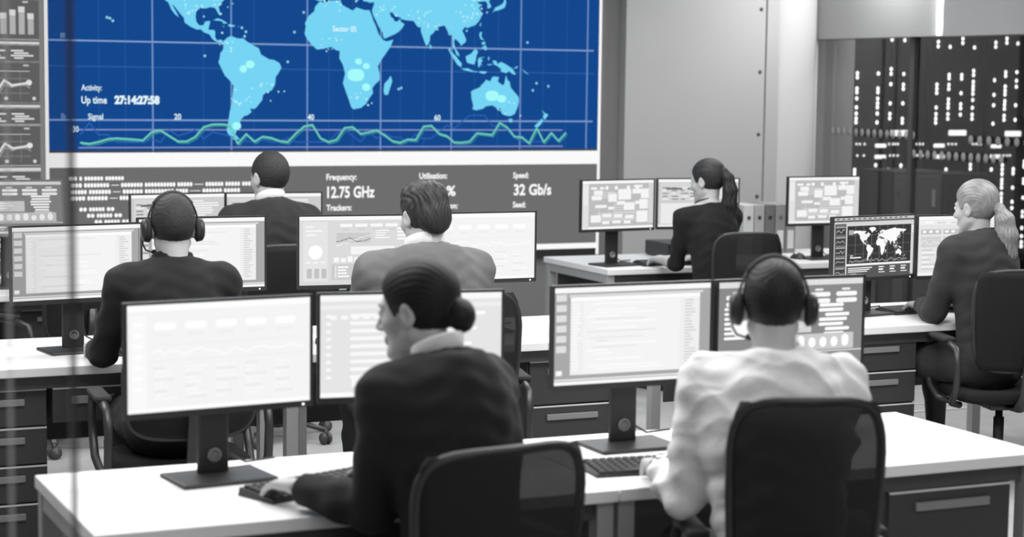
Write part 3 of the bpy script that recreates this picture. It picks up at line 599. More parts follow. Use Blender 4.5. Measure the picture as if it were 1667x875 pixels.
        for k in range(5):
            for r in range(5): pp(.05 + .115 * k, .57 + .06 * r, .05 + .115 * k + rng.uniform(.04, .10), .59 + .06 * r, 120 if (k + r) % 3 else 245)
        rr(.10, .78, .30, .82, 110); rr(.36, .78, .56, .82, 110)
        for r in range(10): pp(.05, .46 - .042 * r, .05 + rng.uniform(.4, .88), .474 - .042 * r, 244); pp(.66, .86 - .045 * r, .66 + rng.uniform(.1, .28), .885 - .045 * r, 246) if r < 7 else None
    elif style == 'map':           # small copy of the world map with side charts
        rr(0, 0, 1, 1, 215); s.up(); rr(0, .93, 1, .96, 90); rr(0, .955, 1, 1, 205); rr(.165, .235, .965, .86, 60); rr(.165, .02, .965, .20, 88); rr(.015, .02, .15, .90, 96); rr(0, 0, 1, .02, 90); s.up()
        for k in range(14): rr(.03 + .065 * k, .968, .07 + .065 * k, .988, 110)
        rr(.165, .20, .965, .232, 250)
        for k in range(1, 8): rr(.165 + .1 * k, .235, .168 + .1 * k, .86, 150)
        for k in range(1, 4): rr(.165, .235 + .155 * k, .965, .238 + .155 * k, 150)
        for k in range(5):
            z = .05 + .17 * k; rr(.025, z, .14, z + .10, 70); rr(.025, z + .11, .14, z + .12, 215); rr(.03, z + .125, .135, z + .15, 130); s.up(); ln([(.03 + .02 * i, z + .04 + rng.uniform(-.02, .035)) for i in range(6)], .002, 235)
        s.up(); land_polys(s, lambda a: U(.555 + .0019 * a), lambda b: V(.50 + .0040 * b), lit(252)); s.up()
        for k in range(4): pp(.18, .78 - .02 * k, .24, .79 - .02 * k, 235)
        pp(.20, .36, .24, .375, 235); pp(.20, .325, .34, .345, 245)
        ln([(.19 + .0185 * i, .27 + rng.uniform(-.02, .03)) for i in range(40)], .0016, 170); ln([(.19 + .0185 * i, .28 + rng.uniform(-.02, .03)) for i in range(40)], .0014, 225)
        for k in range(3): pp(.56 + .14 * k, .155, .63 + .14 * k, .172, 245); pp(.56 + .14 * k, .11, .62 + .14 * k, .135, 252); pp(.56 + .14 * k, .07, .64 + .14 * k, .085, 235)
        for k in range(3): pp(.18, .155 - .03 * k, .18 + .3 - .03 * k, .17 - .03 * k, 250)
        for k in range(3): pp(.20 + .02 * k, .06 - .015 * k, .28 + .02 * k, .07 - .015 * k, 245)
        s.up(); pp(.968, .80, .992, .83, 250); pp(.968, .76, .992, .785, 250); pp(.968, .72, .992, .74, 250)
    return s
def monitor(label, x, y, yaw, style, seed, z1=1.215, tilt=0.0, group=None, stand=True):
    t = thing('monitor', label, 'monitor', (x, y, DZ if stand else z1 - MH), R(yaw), group)
    zc = z1 - MH / 2 - t.location.z; w, h = MW / 2, MH / 2
    T = Matrix.Translation((0, 0, zc)) @ Matrix.Rotation(R(-tilt), 4, 'X')
    m = MB().box(-w, -.004, -h, w, .018, h, bev=.003, M=T).box(-w + .05, .016, -h + .05, w - .05, .045, h - .05, bev=.012, M=T)
    m.build('housing', M_BLACK, t)
    b = MB()
    b.box(-w, -.009, -h, w, -.003, -h + .017, M=T).box(-w, -.009, h - .007, w, -.003, h, M=T).box(-w, -.009, -h + .017, -w + .007, -.003, h - .007, M=T).box(w - .007, -.009, -h + .017, w, -.003, h - .007, M=T)
    b.build('bezel', M_BLACK2, t)
    s = ui(style, random.Random(seed)); sc = s.build('screen', t); sc.matrix_local = T @ Matrix.Translation((0, -.0045, .005))
    MB().lathe([(0, 0), (.0035, 0), (.0035, .0012), (0, .0012)], 10, M=T @ Matrix.Translation((w - .03, -.009, -h + .008)) @ Matrix.Rotation(R(90), 4, 'X')).build('power_light', emit('power_led', 1.0, 1.6), t)
    if stand:
        c = MB().box(-.045, .048, .008, .045, .066, zc + .06, bev=.006); c.box(-.05, .03, zc - .05, .05, .052, zc + .05, bev=.008)
        c.build('stand_column', M_BLACK, t)
        MB().lathe([(0, 0), (.020, 0), (.020, .006), (.014, .008), (.014, .002), (0, .002)], 18, M=Matrix.Translation((0, .048, .06)) @ Matrix.Rotation(R(90), 4, 'X')).build('cable_hole_ring', M_HANDLE, t)
        MB().box(-.135, -.085, 0, .135, .11, .011, bev=.005).build('stand_base', M_BLACK2, t)
        MB().tube([(.03, .07, .20), (.05, .10, .12), (.08, .13, .04), (.14, .16, .008), (.24, .19, .006)], .0035, 6).build('cable', M_RUBBER, t)
    return t
monitor('front-row monitor with an almost white dashboard, facing the woman in the bun', 1.407, 4.95, 6, 'white', 1)
monitor('pale control panel monitor partly hidden by the head of the woman in the bun', 1.965, 4.96, -8, 'softpanel', 2)
monitor('front-row monitor showing a white code window, before the man in the pale shirt', 2.672, 4.96, 0, 'code', 3)
monitor('front-row monitor with grey panel and bright bars, half behind the pale-shirted man\'s head', 3.225, 4.96, 0, 'panel', 4)
monitor('middle-row monitor showing a code window, before the headset man in the dark sweater', 1.560, 7.53, 8, 'code', 5, 1.227)
monitor('middle-row monitor of code partly behind the head of the sweater man', 2.078, 7.57, 0, 'code', 6, 1.245)
monitor('middle-row monitor with chart, gauges and pie, before the man in the grey jacket', 2.745, 7.52, -6, 'dash', 7, 1.245)
monitor('middle-row monitor nearly white, half behind the grey-jacketed man', 3.305, 7.55, 0, 'white', 8, 1.245)
monitor('block diagram monitor in front of the woman with the dark ponytail', 5.312, 10.08, 8, 'blocks', 9, 1.238)
monitor('back-row monitor of tables half behind the dark-haired woman\'s head', 5.865, 10.08, -8, 'sheet', 10, 1.240)
monitor('single block diagram monitor standing by the binders, beyond the small world map monitor', 6.776, 10.08, 0, 'blocks', 11, 1.243)
monitor('monitor with the small world map before the blonde woman', 5.345, 7.52, 9, 'map', 12, 1.195)
monitor('monitor with tables and graphs behind the blonde woman\'s face', 5.87, 7.52, -2, 'tables', 13, 1.19)
monitor('back-row monitor beyond the headset of the man in the dark sweater', 2.612, 10.0, 6, 'sheet', 14, 1.195)
monitor('back-row monitor half covered by the shoulder of the dark-suited man', 3.148, 10.0, -4, 'sheet', 15, 1.193)
monitor('tilted-back dashboard monitor standing below the stacked chart display', 1.72, 9.95, -6, 'panel', 16, 1.285, tilt=24)

# ------------------------------------------------------------------ keyboards, mice and other desk things
def keyboard(label, x, y, rz):
    t = thing('keyboard', label, 'keyboard', (x, y, DZ), R(rz), 'keyboards on the desks')
    m = MB(); m.add([(-.225, -.075, 0), (.225, -.075, 0), (.225, .075, 0), (-.225, .075, 0), (-.222, -.072, .011), (.222, -.072, .011), (.222, .072, .022), (-.222, .072, .022)], [(0, 3, 2, 1), (4, 5, 6, 7), (0, 1, 5, 4), (1, 2, 6, 5), (2, 3, 7, 6), (3, 0, 4, 7)])
    m.build('case', M_BLACK2, t)
    k = MB()
    for r in range(6):
        yy = -.060 + .0235 * r; zz = .0125 + (yy + .072) / .144 * .011; xx = -.212
        for j in range(18):
            w = .019; 
            if r == 0 and j == 3: w = .019 * 6
            if r == 0 and 3 < j < 9: continue
            k.box(xx, yy - .0095, zz - .002, xx + w, yy + .0095, zz + .006, bev=.0025, seg=1); xx += w + .0043 if not (r == 0 and j == 3) else w + .0043
            if xx > .2: break
    k.build('key_pattern', mat('keycaps', .03, .5), t); return t
def mouse(label, x, y, rz):
    t = thing('computer_mouse', label, 'mouse', (x, y, DZ), R(rz), 'mice on the desks')
    m = MB(); vs = []; n = 16
    for i in range(9):
        f = i / 8 * PI / 2
        for k in range(n):
            a = 2 * PI * k / n; vs.append((.031 * math.cos(a) * math.cos(f) ** .6, .056 * math.sin(a) * math.cos(f) ** .6 , .034 * math.sin(f) * (1 - .18 * math.sin(a))))
    m.add(vs, [(i * n + k, i * n + (k + 1) % n, (i + 1) * n + (k + 1) % n, (i + 1) * n + k) for i in range(8) for k in range(n)], 0, True)
    m.build('shell', M_BLACK2, t)
    MB().tube([(0, .022, .031), (0, .036, .026)], .004, 8).build('scroll_wheel', M_RUBBER, t); return t
keyboard('black keyboard under the hands of the woman in the bun', 1.63, 4.745, 20)
keyboard('black keyboard under the hands of the man in the pale shirt', 2.60, 4.64, -6)
keyboard('black keyboard in front of the headset man in the dark sweater', 1.90, 7.40, 0)
keyboard('black keyboard in front of the man in the grey jacket', 2.74, 7.36, 0)
keyboard('black keyboard under the hands of the blonde woman', 5.64, 7.53, 6)
keyboard('black keyboard under the hands of the woman with the dark ponytail', 5.66, 10.03, -2)
keyboard('black keyboard of the dark-suited man at the back', 2.93, 9.82, 0)
mouse('black mouse near the blonde woman\'s keyboard', 6.02, 7.42, -5)
mouse('black mouse with its cable by the stand of the single block diagram monitor', 6.62, 10.12, 20)
mouse('black mouse beside the pale-shirted man\'s keyboard', 3.06, 4.66, 0)

def binder(label, x, shade, hole, tag_):
    t = thing('ring_binder', label, 'binder', (x, 10.50, DZ), R(-3), 'ring binders standing on the back-row desk')
    MB().box(-.036, 0, 0, .036, .285, .318, bev=.003).build('cover', mat('binder_%d' % int(shade * 1000), shade, .55), t)
    MB().box(-.029, .004, .012, .029, .28, .312).build('paper_block', M_SHIRT_W, t)
    MB().lathe([(.007, 0), (.013, 0), (.013, .003), (.007, .003)], 16, M=Matrix.Translation((0, 0, .235)) @ Matrix.Rotation(R(90), 4, 'X')).build('finger_ring', mat('binder_ring_%d' % int(hole * 1000), hole, .4), t)
    if tag_: MB().box(-.022, -.002, .03, .022, .001, .15).build('spine_label', mat('spine_paper', .75, .7), t)
    return t
binder('pale grey ring binder nearest the seated dark-haired woman, on the back-row desk', 6.49, .55, .05, False)
binder('light ring binder standing second from the dark-haired woman', 6.57, .38, .04, False)
binder('darkest ring binder in the row on the back desk', 6.65, .16, .02, False)
binder('mid grey ring binder with a white spine label, beside the darkest binder', 6.73, .28, .14, True)
binder('ring binder with spine label standing last in the row, next to the block diagram monitor', 6.81, .26, .05, True)

t = thing('desktop_computer', 'flat black desktop computer lying on the back-row desk behind the dark-haired woman\'s arm', 'computer', (6.02, 10.52, DZ), R(-4))
MB().box(-.19, -.17, .004, .19, .17, .095, bev=.006).build('case', M_DARKMETAL, t)
f = MB().box(-.185, -.176, .01, .185, -.168, .09, bev=.003).build('front_panel', M_BLACK2, t)
MB().box(.10, -.18, .06, .16, -.174, .066).box(.10, -.18, .045, .16, -.174, .051).build('drive_slots', M_HANDLE, f)

# ------------------------------------------------------------------ office chairs
def office_chair(label, x, y, rz, seat=.47, back_top=1.04, mesh=True, wide=1.0, group=None):
    t = thing('office_chair', label, 'chair', (x, y, 0), R(rz), group)
    # base star with casters
    hub = MB().lathe([(0, .06), (.035, .06), (.045, .09), (.038, .13), (0, .13)], 18)
    for k in range(5):
        a = 2 * PI * k / 5 + .3; d = Vector((math.cos(a), math.sin(a), 0))
        hub.tube([d * .03 + Vector((0, 0, .105)), d * .16 + Vector((0, 0, .092)), d * .30 + Vector((0, 0, .072))], [.026, .022, .017], 8, flat=.7)
    hub.build('star_base', M_BLACK2, t)
    for k in range(5):
        a = 2 * PI * k / 5 + .3; d = Vector((math.cos(a), math.sin(a), 0)); w = MB()
        T = Matrix.Translation(d * .30 + Vector((0, 0, .03))) @ Matrix.Rotation(a + .7 * k, 4, 'Z') @ Matrix.Rotation(R(90), 4, 'X')
        for s in (-1, 1): w.lathe([(0, .006), (.026, .006), (.030, .012), (.028, .022), (0, .024)] if s > 0 else [(0, -.024), (.028, -.022), (.030, -.012), (.026, -.006), (0, -.006)], 16, M=T)
        w.tube([d * .30 + Vector((0, 0, .03)), d * .30 + Vector((0, 0, .075))], .008, 8)
        w.build('caster', M_WHEEL, t)
    MB().lathe([(.024, .10), (.024, .30), (.017, .30), (.017, seat - .09)], 16).build('gas_lift', M_BLACK, t)
    m = MB().box(-.10, -.13, seat - .10, .10, .10, seat - .065, bev=.012)
    m.tube([(.08, .02, seat - .085), (.20, .03, seat - .09), (.245, .03, seat - .095)], [.007, .007, .011], 8)
    m.tube([(0, -.10, seat - .085), (0, -.22, seat - .08), (0, -.285, seat - .01), (0, -.315, seat + .16), (0, -.318, seat + .26)], [.03, .03, .028, .026, .022], 10, flat=.5, up=(0, 1, 0))
    m.build('tilt_mechanism', M_BLACK2, t)
    # seat cushion: rounded outline, dished
    st = MB(); n = 28; rings = ((.0, -.062, .86), (1, -.055, .97), (2, -.03, 1.0), (3, -.008, .985), (4, 0, .90), (5, -.008, .55), (6, -.012, .02)); vs = []
    for _, dz, sc in rings:
        for k in range(n):
            a = 2 * PI * k / n; ca, sa = math.cos(a), math.sin(a); e = .45
            vs.append((.245 * wide * sc * math.copysign(abs(ca) ** e, ca), .235 * sc * math.copysign(abs(sa) ** e, sa) + .01, seat + dz))
    st.add(vs, [(i * n + k, i * n + (k + 1) % n, (i + 1) * n + (k + 1) % n, (i + 1) * n + k) for i in range(len(rings) - 1) for k in range(n)] + [tuple(range(n - 1, -1, -1))], 0, True)
    st.build('seat', M_CHAIRFAB, t)
    # backrest: curved sheet in a rounded frame
    zb, zt = seat + .10, back_top; W0, W1 = .215 * wide, .235 * wide
    def bp(u, v):          # u -1..1 across, v 0..1 up
        hw = W0 + (W1 - W0) * min(1, v * 1.6); z = zb + (zt - zb) * v
        return Vector((u * hw, -.262 - .035 * math.sin(v * PI * .9) - .05 * max(0, v - .55) + .055 * u * u, z))
    out = []
    for k in range(40):
        a = 2 * PI * k / 40; ca, sa = math.cos(a), math.sin(a); e = .42
        u = math.copysign(abs(ca) ** e, ca); v = .5 + .5 * math.copysign(abs(sa) ** e, sa); out.append(bp(u, v))
    MB().tube(out, .013, 8, closed=True, flat=1.0).build('back_frame', M_BLACK, t)
    g = MB(); nu, nv = 14, 16; vs = []
    for s in (0, 1):
        for j in range(nv + 1):
            for i in range(nu + 1):
                u = -1 + 2 * i / nu; v = j / nv; cu = 1 - .10 * max(0, abs(2 * v - 1) - .82) / .18
                p = bp(u * cu * .985, .008 + v * .984); p.y += (-.012 if s else 0.0) * (1 if mesh else 2.2); vs.append(p)
    q = (nu + 1) * (nv + 1); fs = []
    for j in range(nv):
        for i in range(nu):
            a = j * (nu + 1) + i; fs += [(a, a + nu + 1, a + nu + 2, a + 1), (q + a, q + a + 1, q + a + nu + 2, q + a + nu + 1)]
    for i in range(nu): fs += [(i, i + 1, q + i + 1, q + i), (nv * (nu + 1) + i, q + nv * (nu + 1) + i, q + nv * (nu + 1) + i + 1, nv * (nu + 1) + i + 1)]
    for j in range(nv): a = j * (nu + 1); fs += [(a, q + a, q + a + nu + 1, a + nu + 1), (a + nu, a + 2 * nu + 1, q + a + 2 * nu + 1, q + a + nu)]
    g.add(vs, fs, 0, True); g.build('back_panel', M_CHAIRMESH if mesh else M_CHAIRFAB, t)
    for s in (-1, 1):
        X = s * .285 * wide
        pts = [(X * .80, -.10, seat - .075), (X * .98, -.14, seat - .06), (X, -.20, seat + .01), (X, -.215, seat + .12), (X, -.19, seat + .19), (X, -.12, seat + .205), (X, .06, seat + .215), (X, .15, seat + .20), (X, .185, seat + .15), (X, .165, seat + .06), (X, .11, seat - .02), (X * .97, .04, seat - .06), (X * .80, .02, seat - .075)]
        ar = MB().tube(pts, .016, 8, flat=1.0).build('armrest', M_BLACK2, t)
        MB().box(X - .03, -.11, seat + .212, X + .03, .12, seat + .236, bev=.010).build('arm_pad', M_RUBBER, ar)
    return t

# ------------------------------------------------------------------ soft shapes: blended capsules and ellipsoids turned into one skin
class Field:
    BAND = .03
    def __init__(s, lo, hi, vox):
        s.vox = vox; s.lo = np.array(lo, float); n = np.ceil((np.array(hi) - s.lo) / vox).astype(int) + 1; s.n = n
        s.d = np.full(n, .08, np.float32)
        s.ax = [(s.lo[i] + vox * np.arange(n[i])).astype(np.float32) for i in range(3)]
    def region(s, a, b):
        i0 = np.clip(np.floor((a - s.lo) / s.vox).astype(int), 0, s.n); i1 = np.clip(np.ceil((b - s.lo) / s.vox).astype(int) + 1, 0, s.n)
        sl = tuple(slice(p, q) for p, q in zip(i0, i1))
        if any(q <= p for p, q in zip(i0, i1)): return None, None
        X, Y, Z = s.ax[0][sl[0]][:, None, None], s.ax[1][sl[1]][None, :, None], s.ax[2][sl[2]][None, None, :]
        return sl, (X, Y, Z)
    def put(s, sl, d, k):
        o = s.d[sl]
        if k <= 0: s.d[sl] = np.minimum(o, d); return
        h = np.clip(.5 + .5 * (o - d) / k, 0, 1); s.d[sl] = o + (d - o) * h - k * h * (1 - h)
    def cut(s, sl, d, k):          # smooth subtraction of d
        o = s.d[sl]; d = -d
        if k <= 0: s.d[sl] = np.maximum(o, d); return
        h = np.clip(.5 - .5 * (o - d) / k, 0, 1); s.d[sl] = o + (d - o) * h + k * h * (1 - h)
    def cone(s, a, b, ra, rb, k=.01, sub=False):
        a, b = np.array(a, float), np.array(b, float); rm = max(ra, rb) + .05 + k
        sl, P = s.region(np.minimum(a, b) - rm, np.maximum(a, b) + rm)
        if sl is None: return s
        ab = b - a; L2 = float(ab @ ab) or 1e-9
        t = np.clip(((P[0] - a[0]) * ab[0] + (P[1] - a[1]) * ab[1] + (P[2] - a[2]) * ab[2]) / L2, 0, 1)
        d = np.sqrt((P[0] - a[0] - t * ab[0]) ** 2 + (P[1] - a[1] - t * ab[1]) ** 2 + (P[2] - a[2] - t * ab[2]) ** 2) - (ra + t * (rb - ra))
        (s.cut if sub else s.put)(sl, d.astype(np.float32), k); return s
    def chain(s, pts, rs, k=.01):
        for i in range(len(pts) - 1): s.cone(pts[i], pts[i + 1], rs[i], rs[i + 1], k)
        return s
    def ell(s, c, r, rot=None, k=.01, sub=False):
        c = np.array(c, float); r = np.array(r, float); rm = float(r.max()) + .05 + k
        sl, P = s.region(c - rm, c + rm)
        if sl is None: return s
        Q = [P[i] - c[i] for i in range(3)]
        if rot is not None:
            m = np.array(rot.to_3x3()).T if hasattr(rot, 'to_3x3') else np.array(rot).T
            Q = [m[i][0] * Q[0] + m[i][1] * Q[1] + m[i][2] * Q[2] for i in range(3)]
        k0 = np.sqrt((Q[0] / r[0]) ** 2 + (Q[1] / r[1]) ** 2 + (Q[2] / r[2]) ** 2); k1 = np.sqrt((Q[0] / r[0] ** 2) ** 2 + (Q[1] / r[1] ** 2) ** 2 + (Q[2] / r[2] ** 2) ** 2)
        d = k0 * (k0 - 1) / np.maximum(k1, 1e-6)
        (s.cut if sub else s.put)(sl, d.astype(np.float32), k); return s
    def plane(s, p, n, k=0.0, box=None):          # remove the side n points to
        n = np.array(n, float); n /= np.linalg.norm(n)
        lo, hi = box if box else (s.lo, s.lo + s.vox * s.n)
        sl, P = s.region(np.array(lo, float), np.array(hi, float))
        if sl is None: return s
        d = (P[0] - p[0]) * n[0] + (P[1] - p[1]) * n[1] + (P[2] - p[2]) * n[2]
        s.cut(sl, (-d).astype(np.float32), k); return s
    def ripple(s, amp, f, seed=0):                # soft cloth folds
        X, Y, Z = s.ax[0][:, None, None], s.ax[1][None, :, None], s.ax[2][None, None, :]; q = seed * 1.7
        s.d += (amp * (np.sin(f * (X + .6 * Z) + q + 1.8 * np.sin(f * .45 * Y + q)) * np.sin(f * .7 * (Z - .5 * X + .3 * Y) + 2 * q) + .5 * np.sin(f * 1.7 * (Z + .4 * Y) + q + 2 * np.sin(f * .6 * X)))).astype(np.float32); return s
    def folds(s, amp, seed=0):                    # sharper pulled creases of loose cotton
        X, Y, Z = s.ax[0][:, None, None], s.ax[1][None, :, None], s.ax[2][None, None, :]; q = seed * 2.3
        for dx, dz, f, k in ((.55, .85, 44, 1.0), (-.7, .75, 37, .9), (.1, 1.0, 58, .55), (.95, .25, 30, .6)):
            w = dx * X + dz * Z + .5 * Y + .035 * np.sin(13 * X * dz - 17 * Z * dx + 9 * Y + q) + .012 * np.sin(41 * X + 29 * Z + q)
            m = .5 + .5 * np.sin(9 * X + 11 * Z * dx + 7 * Y + 3 * q + f)
            s.d -= (amp * k * m * (1 - np.abs(np.sin(f * .5 * w + q))) ** 2.2 - amp * .25).astype(np.float32)
        return s
    def mesh(s, name, smooth=2):
        g = vdb.FloatGrid(); g.background = s.BAND
        g.copyFromArray(np.ascontiguousarray(np.clip(s.d, -s.BAND, s.BAND)))
        pts, quads = g.convertToQuads(isovalue=0.0)
        pts = np.asarray(pts, np.float64) * s.vox + s.lo; quads = np.asarray(quads)
        me = bpy.data.meshes.new(name); nq = len(quads)
        me.vertices.add(len(pts)); me.vertices.foreach_set('co', pts.astype(np.float32).ravel())
        me.loops.add(nq * 4); me.loops.foreach_set('vertex_index', quads[:, ::-1].astype(np.int32).ravel())
        me.polygons.add(nq); me.polygons.foreach_set('loop_start', np.arange(0, nq * 4, 4, dtype=np.int32)); me.polygons.foreach_set('loop_total', np.full(nq, 4, np.int32))
        me.polygons.foreach_set('use_smooth', np.ones(nq, bool)); me.update(calc_edges=True); return me

def V(*a): return np.array(a, float)
def unit(v): return v / np.linalg.norm(v)
def ik(S, T, l1, l2, pole):
    d = T - S; L = np.linalg.norm(d); L2 = min(L, (l1 + l2) * .995); u = d / L; T = S + u * L2
    a = (l1 * l1 - l2 * l2 + L2 * L2) / (2 * L2); h = math.sqrt(max(0, l1 * l1 - a * a))
    p = pole - u * (pole @ u); return S + u * a + unit(p) * h, T
def hand(F, w, f, down, side, curl=.5, s=1.0, k=.004):
    """palm, four unequal bent fingers and a thumb; f = pointing direction, side = towards the thumb"""
    f = unit(f); down = unit(down - f * (down @ f)); side = unit(side - f * (side @ f) - down * (side @ down))
    off = [(.030, .086, 1.0), (.010, .091, 1.08), (-.011, .087, 1.0), (-.030, .078, .80)]
    for o, l, _ in off: F.cone(w + f * .005 + side * o * .55, w + (f * l + side * o) * s, .0165 * s, .0115 * s, .012)
    F.cone(w + f * .03 + side * .02 + down * .006, w + f * .07 - side * .01 + down * .006, .014, .012, .012)
    for i, (o, l, q) in enumerate(off):
        p = w + (f * l + side * o) * s; a = curl * (.55 + .12 * i); fan = side * (o * .9)
        for j, seg in enumerate((.042, .027, .021)):
            d = unit(f * math.cos(a) + down * math.sin(a) + fan); n = p + d * seg * q * s
            F.cone(p, n, (.0096 - .0008 * j) * s, (.0090 - .0009 * j) * s, k); p = n; a += curl * .75
    t0 = w + f * .022 * s + side * .026 * s; t1 = t0 + unit(f * .75 + side * .62 + down * .25) * .046 * s; t2 = t1 + unit(f * .95 + side * .15 + down * .3) * .032 * s; t3 = t2 + unit(f + down * .35 - side * .1) * .024 * s
    F.cone(w + f * .015, t0, .015 * s, .0145 * s, .01); F.cone(t0, t1, .014 * s, .0112 * s, .008); F.cone(t1, t2, .0108 * s, .0098 * s, k); F.cone(t2, t3, .0098 * s, .0078 * s, k)

def person(label, x, y, rz, crown=1.40, female=False, lean=4, head=(0, 0), hands=None, seat=.47, hair='short', outer='jacket',
           mats=None, vox=.0055, curl=.45, headtilt=0, neckf=0.0, wide=1.0, feet=.42, elbows=(1.0, 1.0), splay=.0, hairvol=1.0, arm_open=(.25, .25)):
    root = thing('person', label, 'person', (x, y, 0), R(rz))
    s = (crown - seat - .008) / .925        # stature of the seated upper body
    wd = (.90 if female else 1.0) * wide
    hz = seat + .085
    up = lambda a: V(0, math.sin(R(a)), math.cos(R(a)))
    pel = V(0, 0, hz); waist = pel + up(lean * .5) * .175 * s; chest = waist + up(lean) * .185 * s; c7 = chest + up(lean * 1.3 + 6) * .225 * s
    hc = c7 + V(0, .030 + neckf, .122 - neckf * .15) * s
    yaw, pit = R(head[0]), R(head[1])
    HM = Matrix.Translation(Vector(hc)) @ Matrix.Rotation(yaw, 4, 'Z') @ Matrix.Rotation(R(headtilt), 4, 'Y') @ Matrix.Rotation(-pit, 4, 'X') @ Matrix.Scale(s, 4)
    HR = np.array((Matrix.Rotation(yaw, 3, 'Z') @ Matrix.Rotation(R(headtilt), 3, 'Y') @ Matrix.Rotation(-pit, 3, 'X')))
    H = lambda a, b, c: hc + HR @ (V(a, b, c) * s)
    sh = [c7 + V(sx * .178 * wd, .012, -.085) * s for sx in (-1, 1)]
    l1, l2 = .295 * s, .260 * s
    el, wr = [], []
    for i, sx in enumerate((-1, 1)):
        tgt = V(*hands[i]) if hands else V(sx * .17, .52, .775)
        e, w = ik(sh[i], tgt, l1, l2, unit(V(sx * .55 * elbows[i], -.35, -1.0))); el.append(e); wr.append(w)
    hip = [pel + V(sx * .092, .03, -.012) for sx in (-1, 1)]
    knee = [hip[i] + V(sx * (.05 + splay), .425 * s, -.015) for i, sx in enumerate((-1, 1))]
    ank = [V(knee[i][0] + sx * .0, knee[i][1] - .05 + (feet - .42), .095) for i, sx in enumerate((-1, 1))]
    lo = np.minimum.reduce(el + wr + sh + ank + knee + [pel]) - .2; hi = np.maximum.reduce(el + wr + sh + ank + knee + [pel, hc]) + .24
    lo[2] = -.02; hi[2] = crown + .06; 
    F = Field(lo, hi, vox)
    bust = female
    def torso(F, o=0.0, k=.05):
        F.ell(pel + V(0, -.015, -.005), (.168 * (1.02 if female else 1) + o, .125 + o, .115 + o), k=k)
        F.ell(waist + V(0, -.005, 0), (.138 * wd * s + o, .102 * s + o, .16 * s + o), k=k)
        F.ell(chest + V(0, .0, .02), (.160 * wd * s + o, .115 * s + o, .19 * s + o), k=k)
        F.ell(c7 + V(0, -.018, -.12) * s, (.150 * wd * s + o, .078 * s + o, .12 * s + o), k=k)
        for i, sx in enumerate((-1, 1)):
            F.cone(c7 + V(sx * .02, -.005, -.03) * s, sh[i] + V(-sx * .012, 0, .012) * s, .050 * s + o, .054 * s + o, .04)
            F.ell(chest + V(sx * .075 * wd, .085, .055) * s, (.062 + o, .045 + (.012 if bust else 0) + o, .06 + o), k=.04)
    def arms(F, o=0.0, wristcut=0.0, k=.03):
        for i in range(2):
            w = wr[i] - unit(wr[i] - el[i]) * wristcut; m = sh[i] * .45 + el[i] * .55; q = .90 if female else 1.0
            F.cone(sh[i], m, .058 * s * q + o, .046 * s * q + o, k); F.cone(m, el[i], .046 * s * q + o, .040 * s * q + o, .02)
            n = el[i] * .62 + w * .38; F.cone(el[i], n, .039 * s * q + o, .040 * s * q + o, .02); F.cone(n, w, .040 * s * q + o, .027 * s * q + o, .02)
    def legs(F, o=0.0, k=.04):
        for i in range(2):
            F.cone(hip[i], knee[i], .088 + o, .056 + o, k); m = knee[i] * .62 + ank[i] * .38 + V(0, -.018, 0)
            F.cone(knee[i], m, .054 + o, .052 + o, .03); F.cone(m, ank[i], .052 + o, .036 + o, .03)
    torso(F); arms(F); legs(F)
    # neck and head
    F.cone(c7 + V(0, .005, -.03), H(0, -.022, -.055), .058 * s * wd, .055 * s * wd, .015)
    F.ell(H(0, -.014, .030), V(.074, .096, .088) * s, HR, .02); F.ell(H(0, .028, -.018), V(.060, .060, .088) * s, HR, .02)
    F.cone(H(0, .028, -.062), H(0, .062, -.094), .044 * s, .024 * s, .02)
    for sx in (-1, 1):
        F.cone(H(sx * .047, .002, -.05), H(sx * .018, .062, -.093), .020 * s, .017 * s, .02); F.ell(H(sx * .038, .056, -.020), V(.024, .022, .022) * s, HR, .02)
        F.cone(H(sx * .012, .083, .030), H(sx * .040, .072, .026), .009 * s, .008 * s, .012)
    for sx in (-1, 1): F.ell(H(sx * .031, .094, .010), V(.017, .013, .011) * s, HR, .008, sub=True)
    for sx in (-1, 1): F.ell(H(sx * .031, .076, .009), V(.0125, .0125, .011) * s, HR, .003)
    F.cone(H(0, .084, .016), H(0, .106, -.026), .0075 * s, .012 * s, .008); 
    for sx in (-1, 1): F.ell(H(sx * .012, .094, -.031), V(.008, .010, .008) * s, HR, .006)
    F.cone(H(-.019, .083, -.056), H(.019, .083, -.056), .0065 * s, .0065 * s, .006); F.cone(H(-.016, .083, -.067), H(.016, .083, -.067), .0075 * s, .0075 * s, .006)
    F.cone(H(-.022, .094, -.0615), H(.022, .094, -.0615), .0022 * s, .0022 * s, .002, sub=True)
    F.ell(H(0, .078, -.098), V(.018, .014, .014) * s, HR, .015)
    for sx in (-1, 1):
        er = np.array(HR) @ np.array(Matrix.Rotation(sx * R(-22), 3, 'Z'))
        F.ell(H(sx * .0785, -.010, .002), V(.0085, .020, .033) * s, er, .006); F.ell(H(sx * .074, -.006, -.024), V(.008, .009, .011) * s, HR, .006)
        F.ell(H(sx * .088, -.006, .000), V(.006, .010, .018) * s, er, .004, sub=True)
    # hands
    for i, sx in enumerate((-1, 1)):
        fa = unit(wr[i] - el[i]); f = unit(V(fa[0] * .4 - sx * .12, fa[1] + .35, fa[2] * .35 - .10))
        hand(F, wr[i] + V(0, 0, .004), f, V(0, .1, -1), V(-sx, 0, 0), curl, (.92 if female else 1.02) * s)
    # feet
    for i, sx in enumerate((-1, 1)):
        F.cone(ank[i] + V(0, -.015, -.03), ank[i] + V(sx * .03, .16, -.062), .035, .026, .02)
    link('body', F.mesh('body'), root).data.materials.append(mats.get('skin', M_SKIN)); 
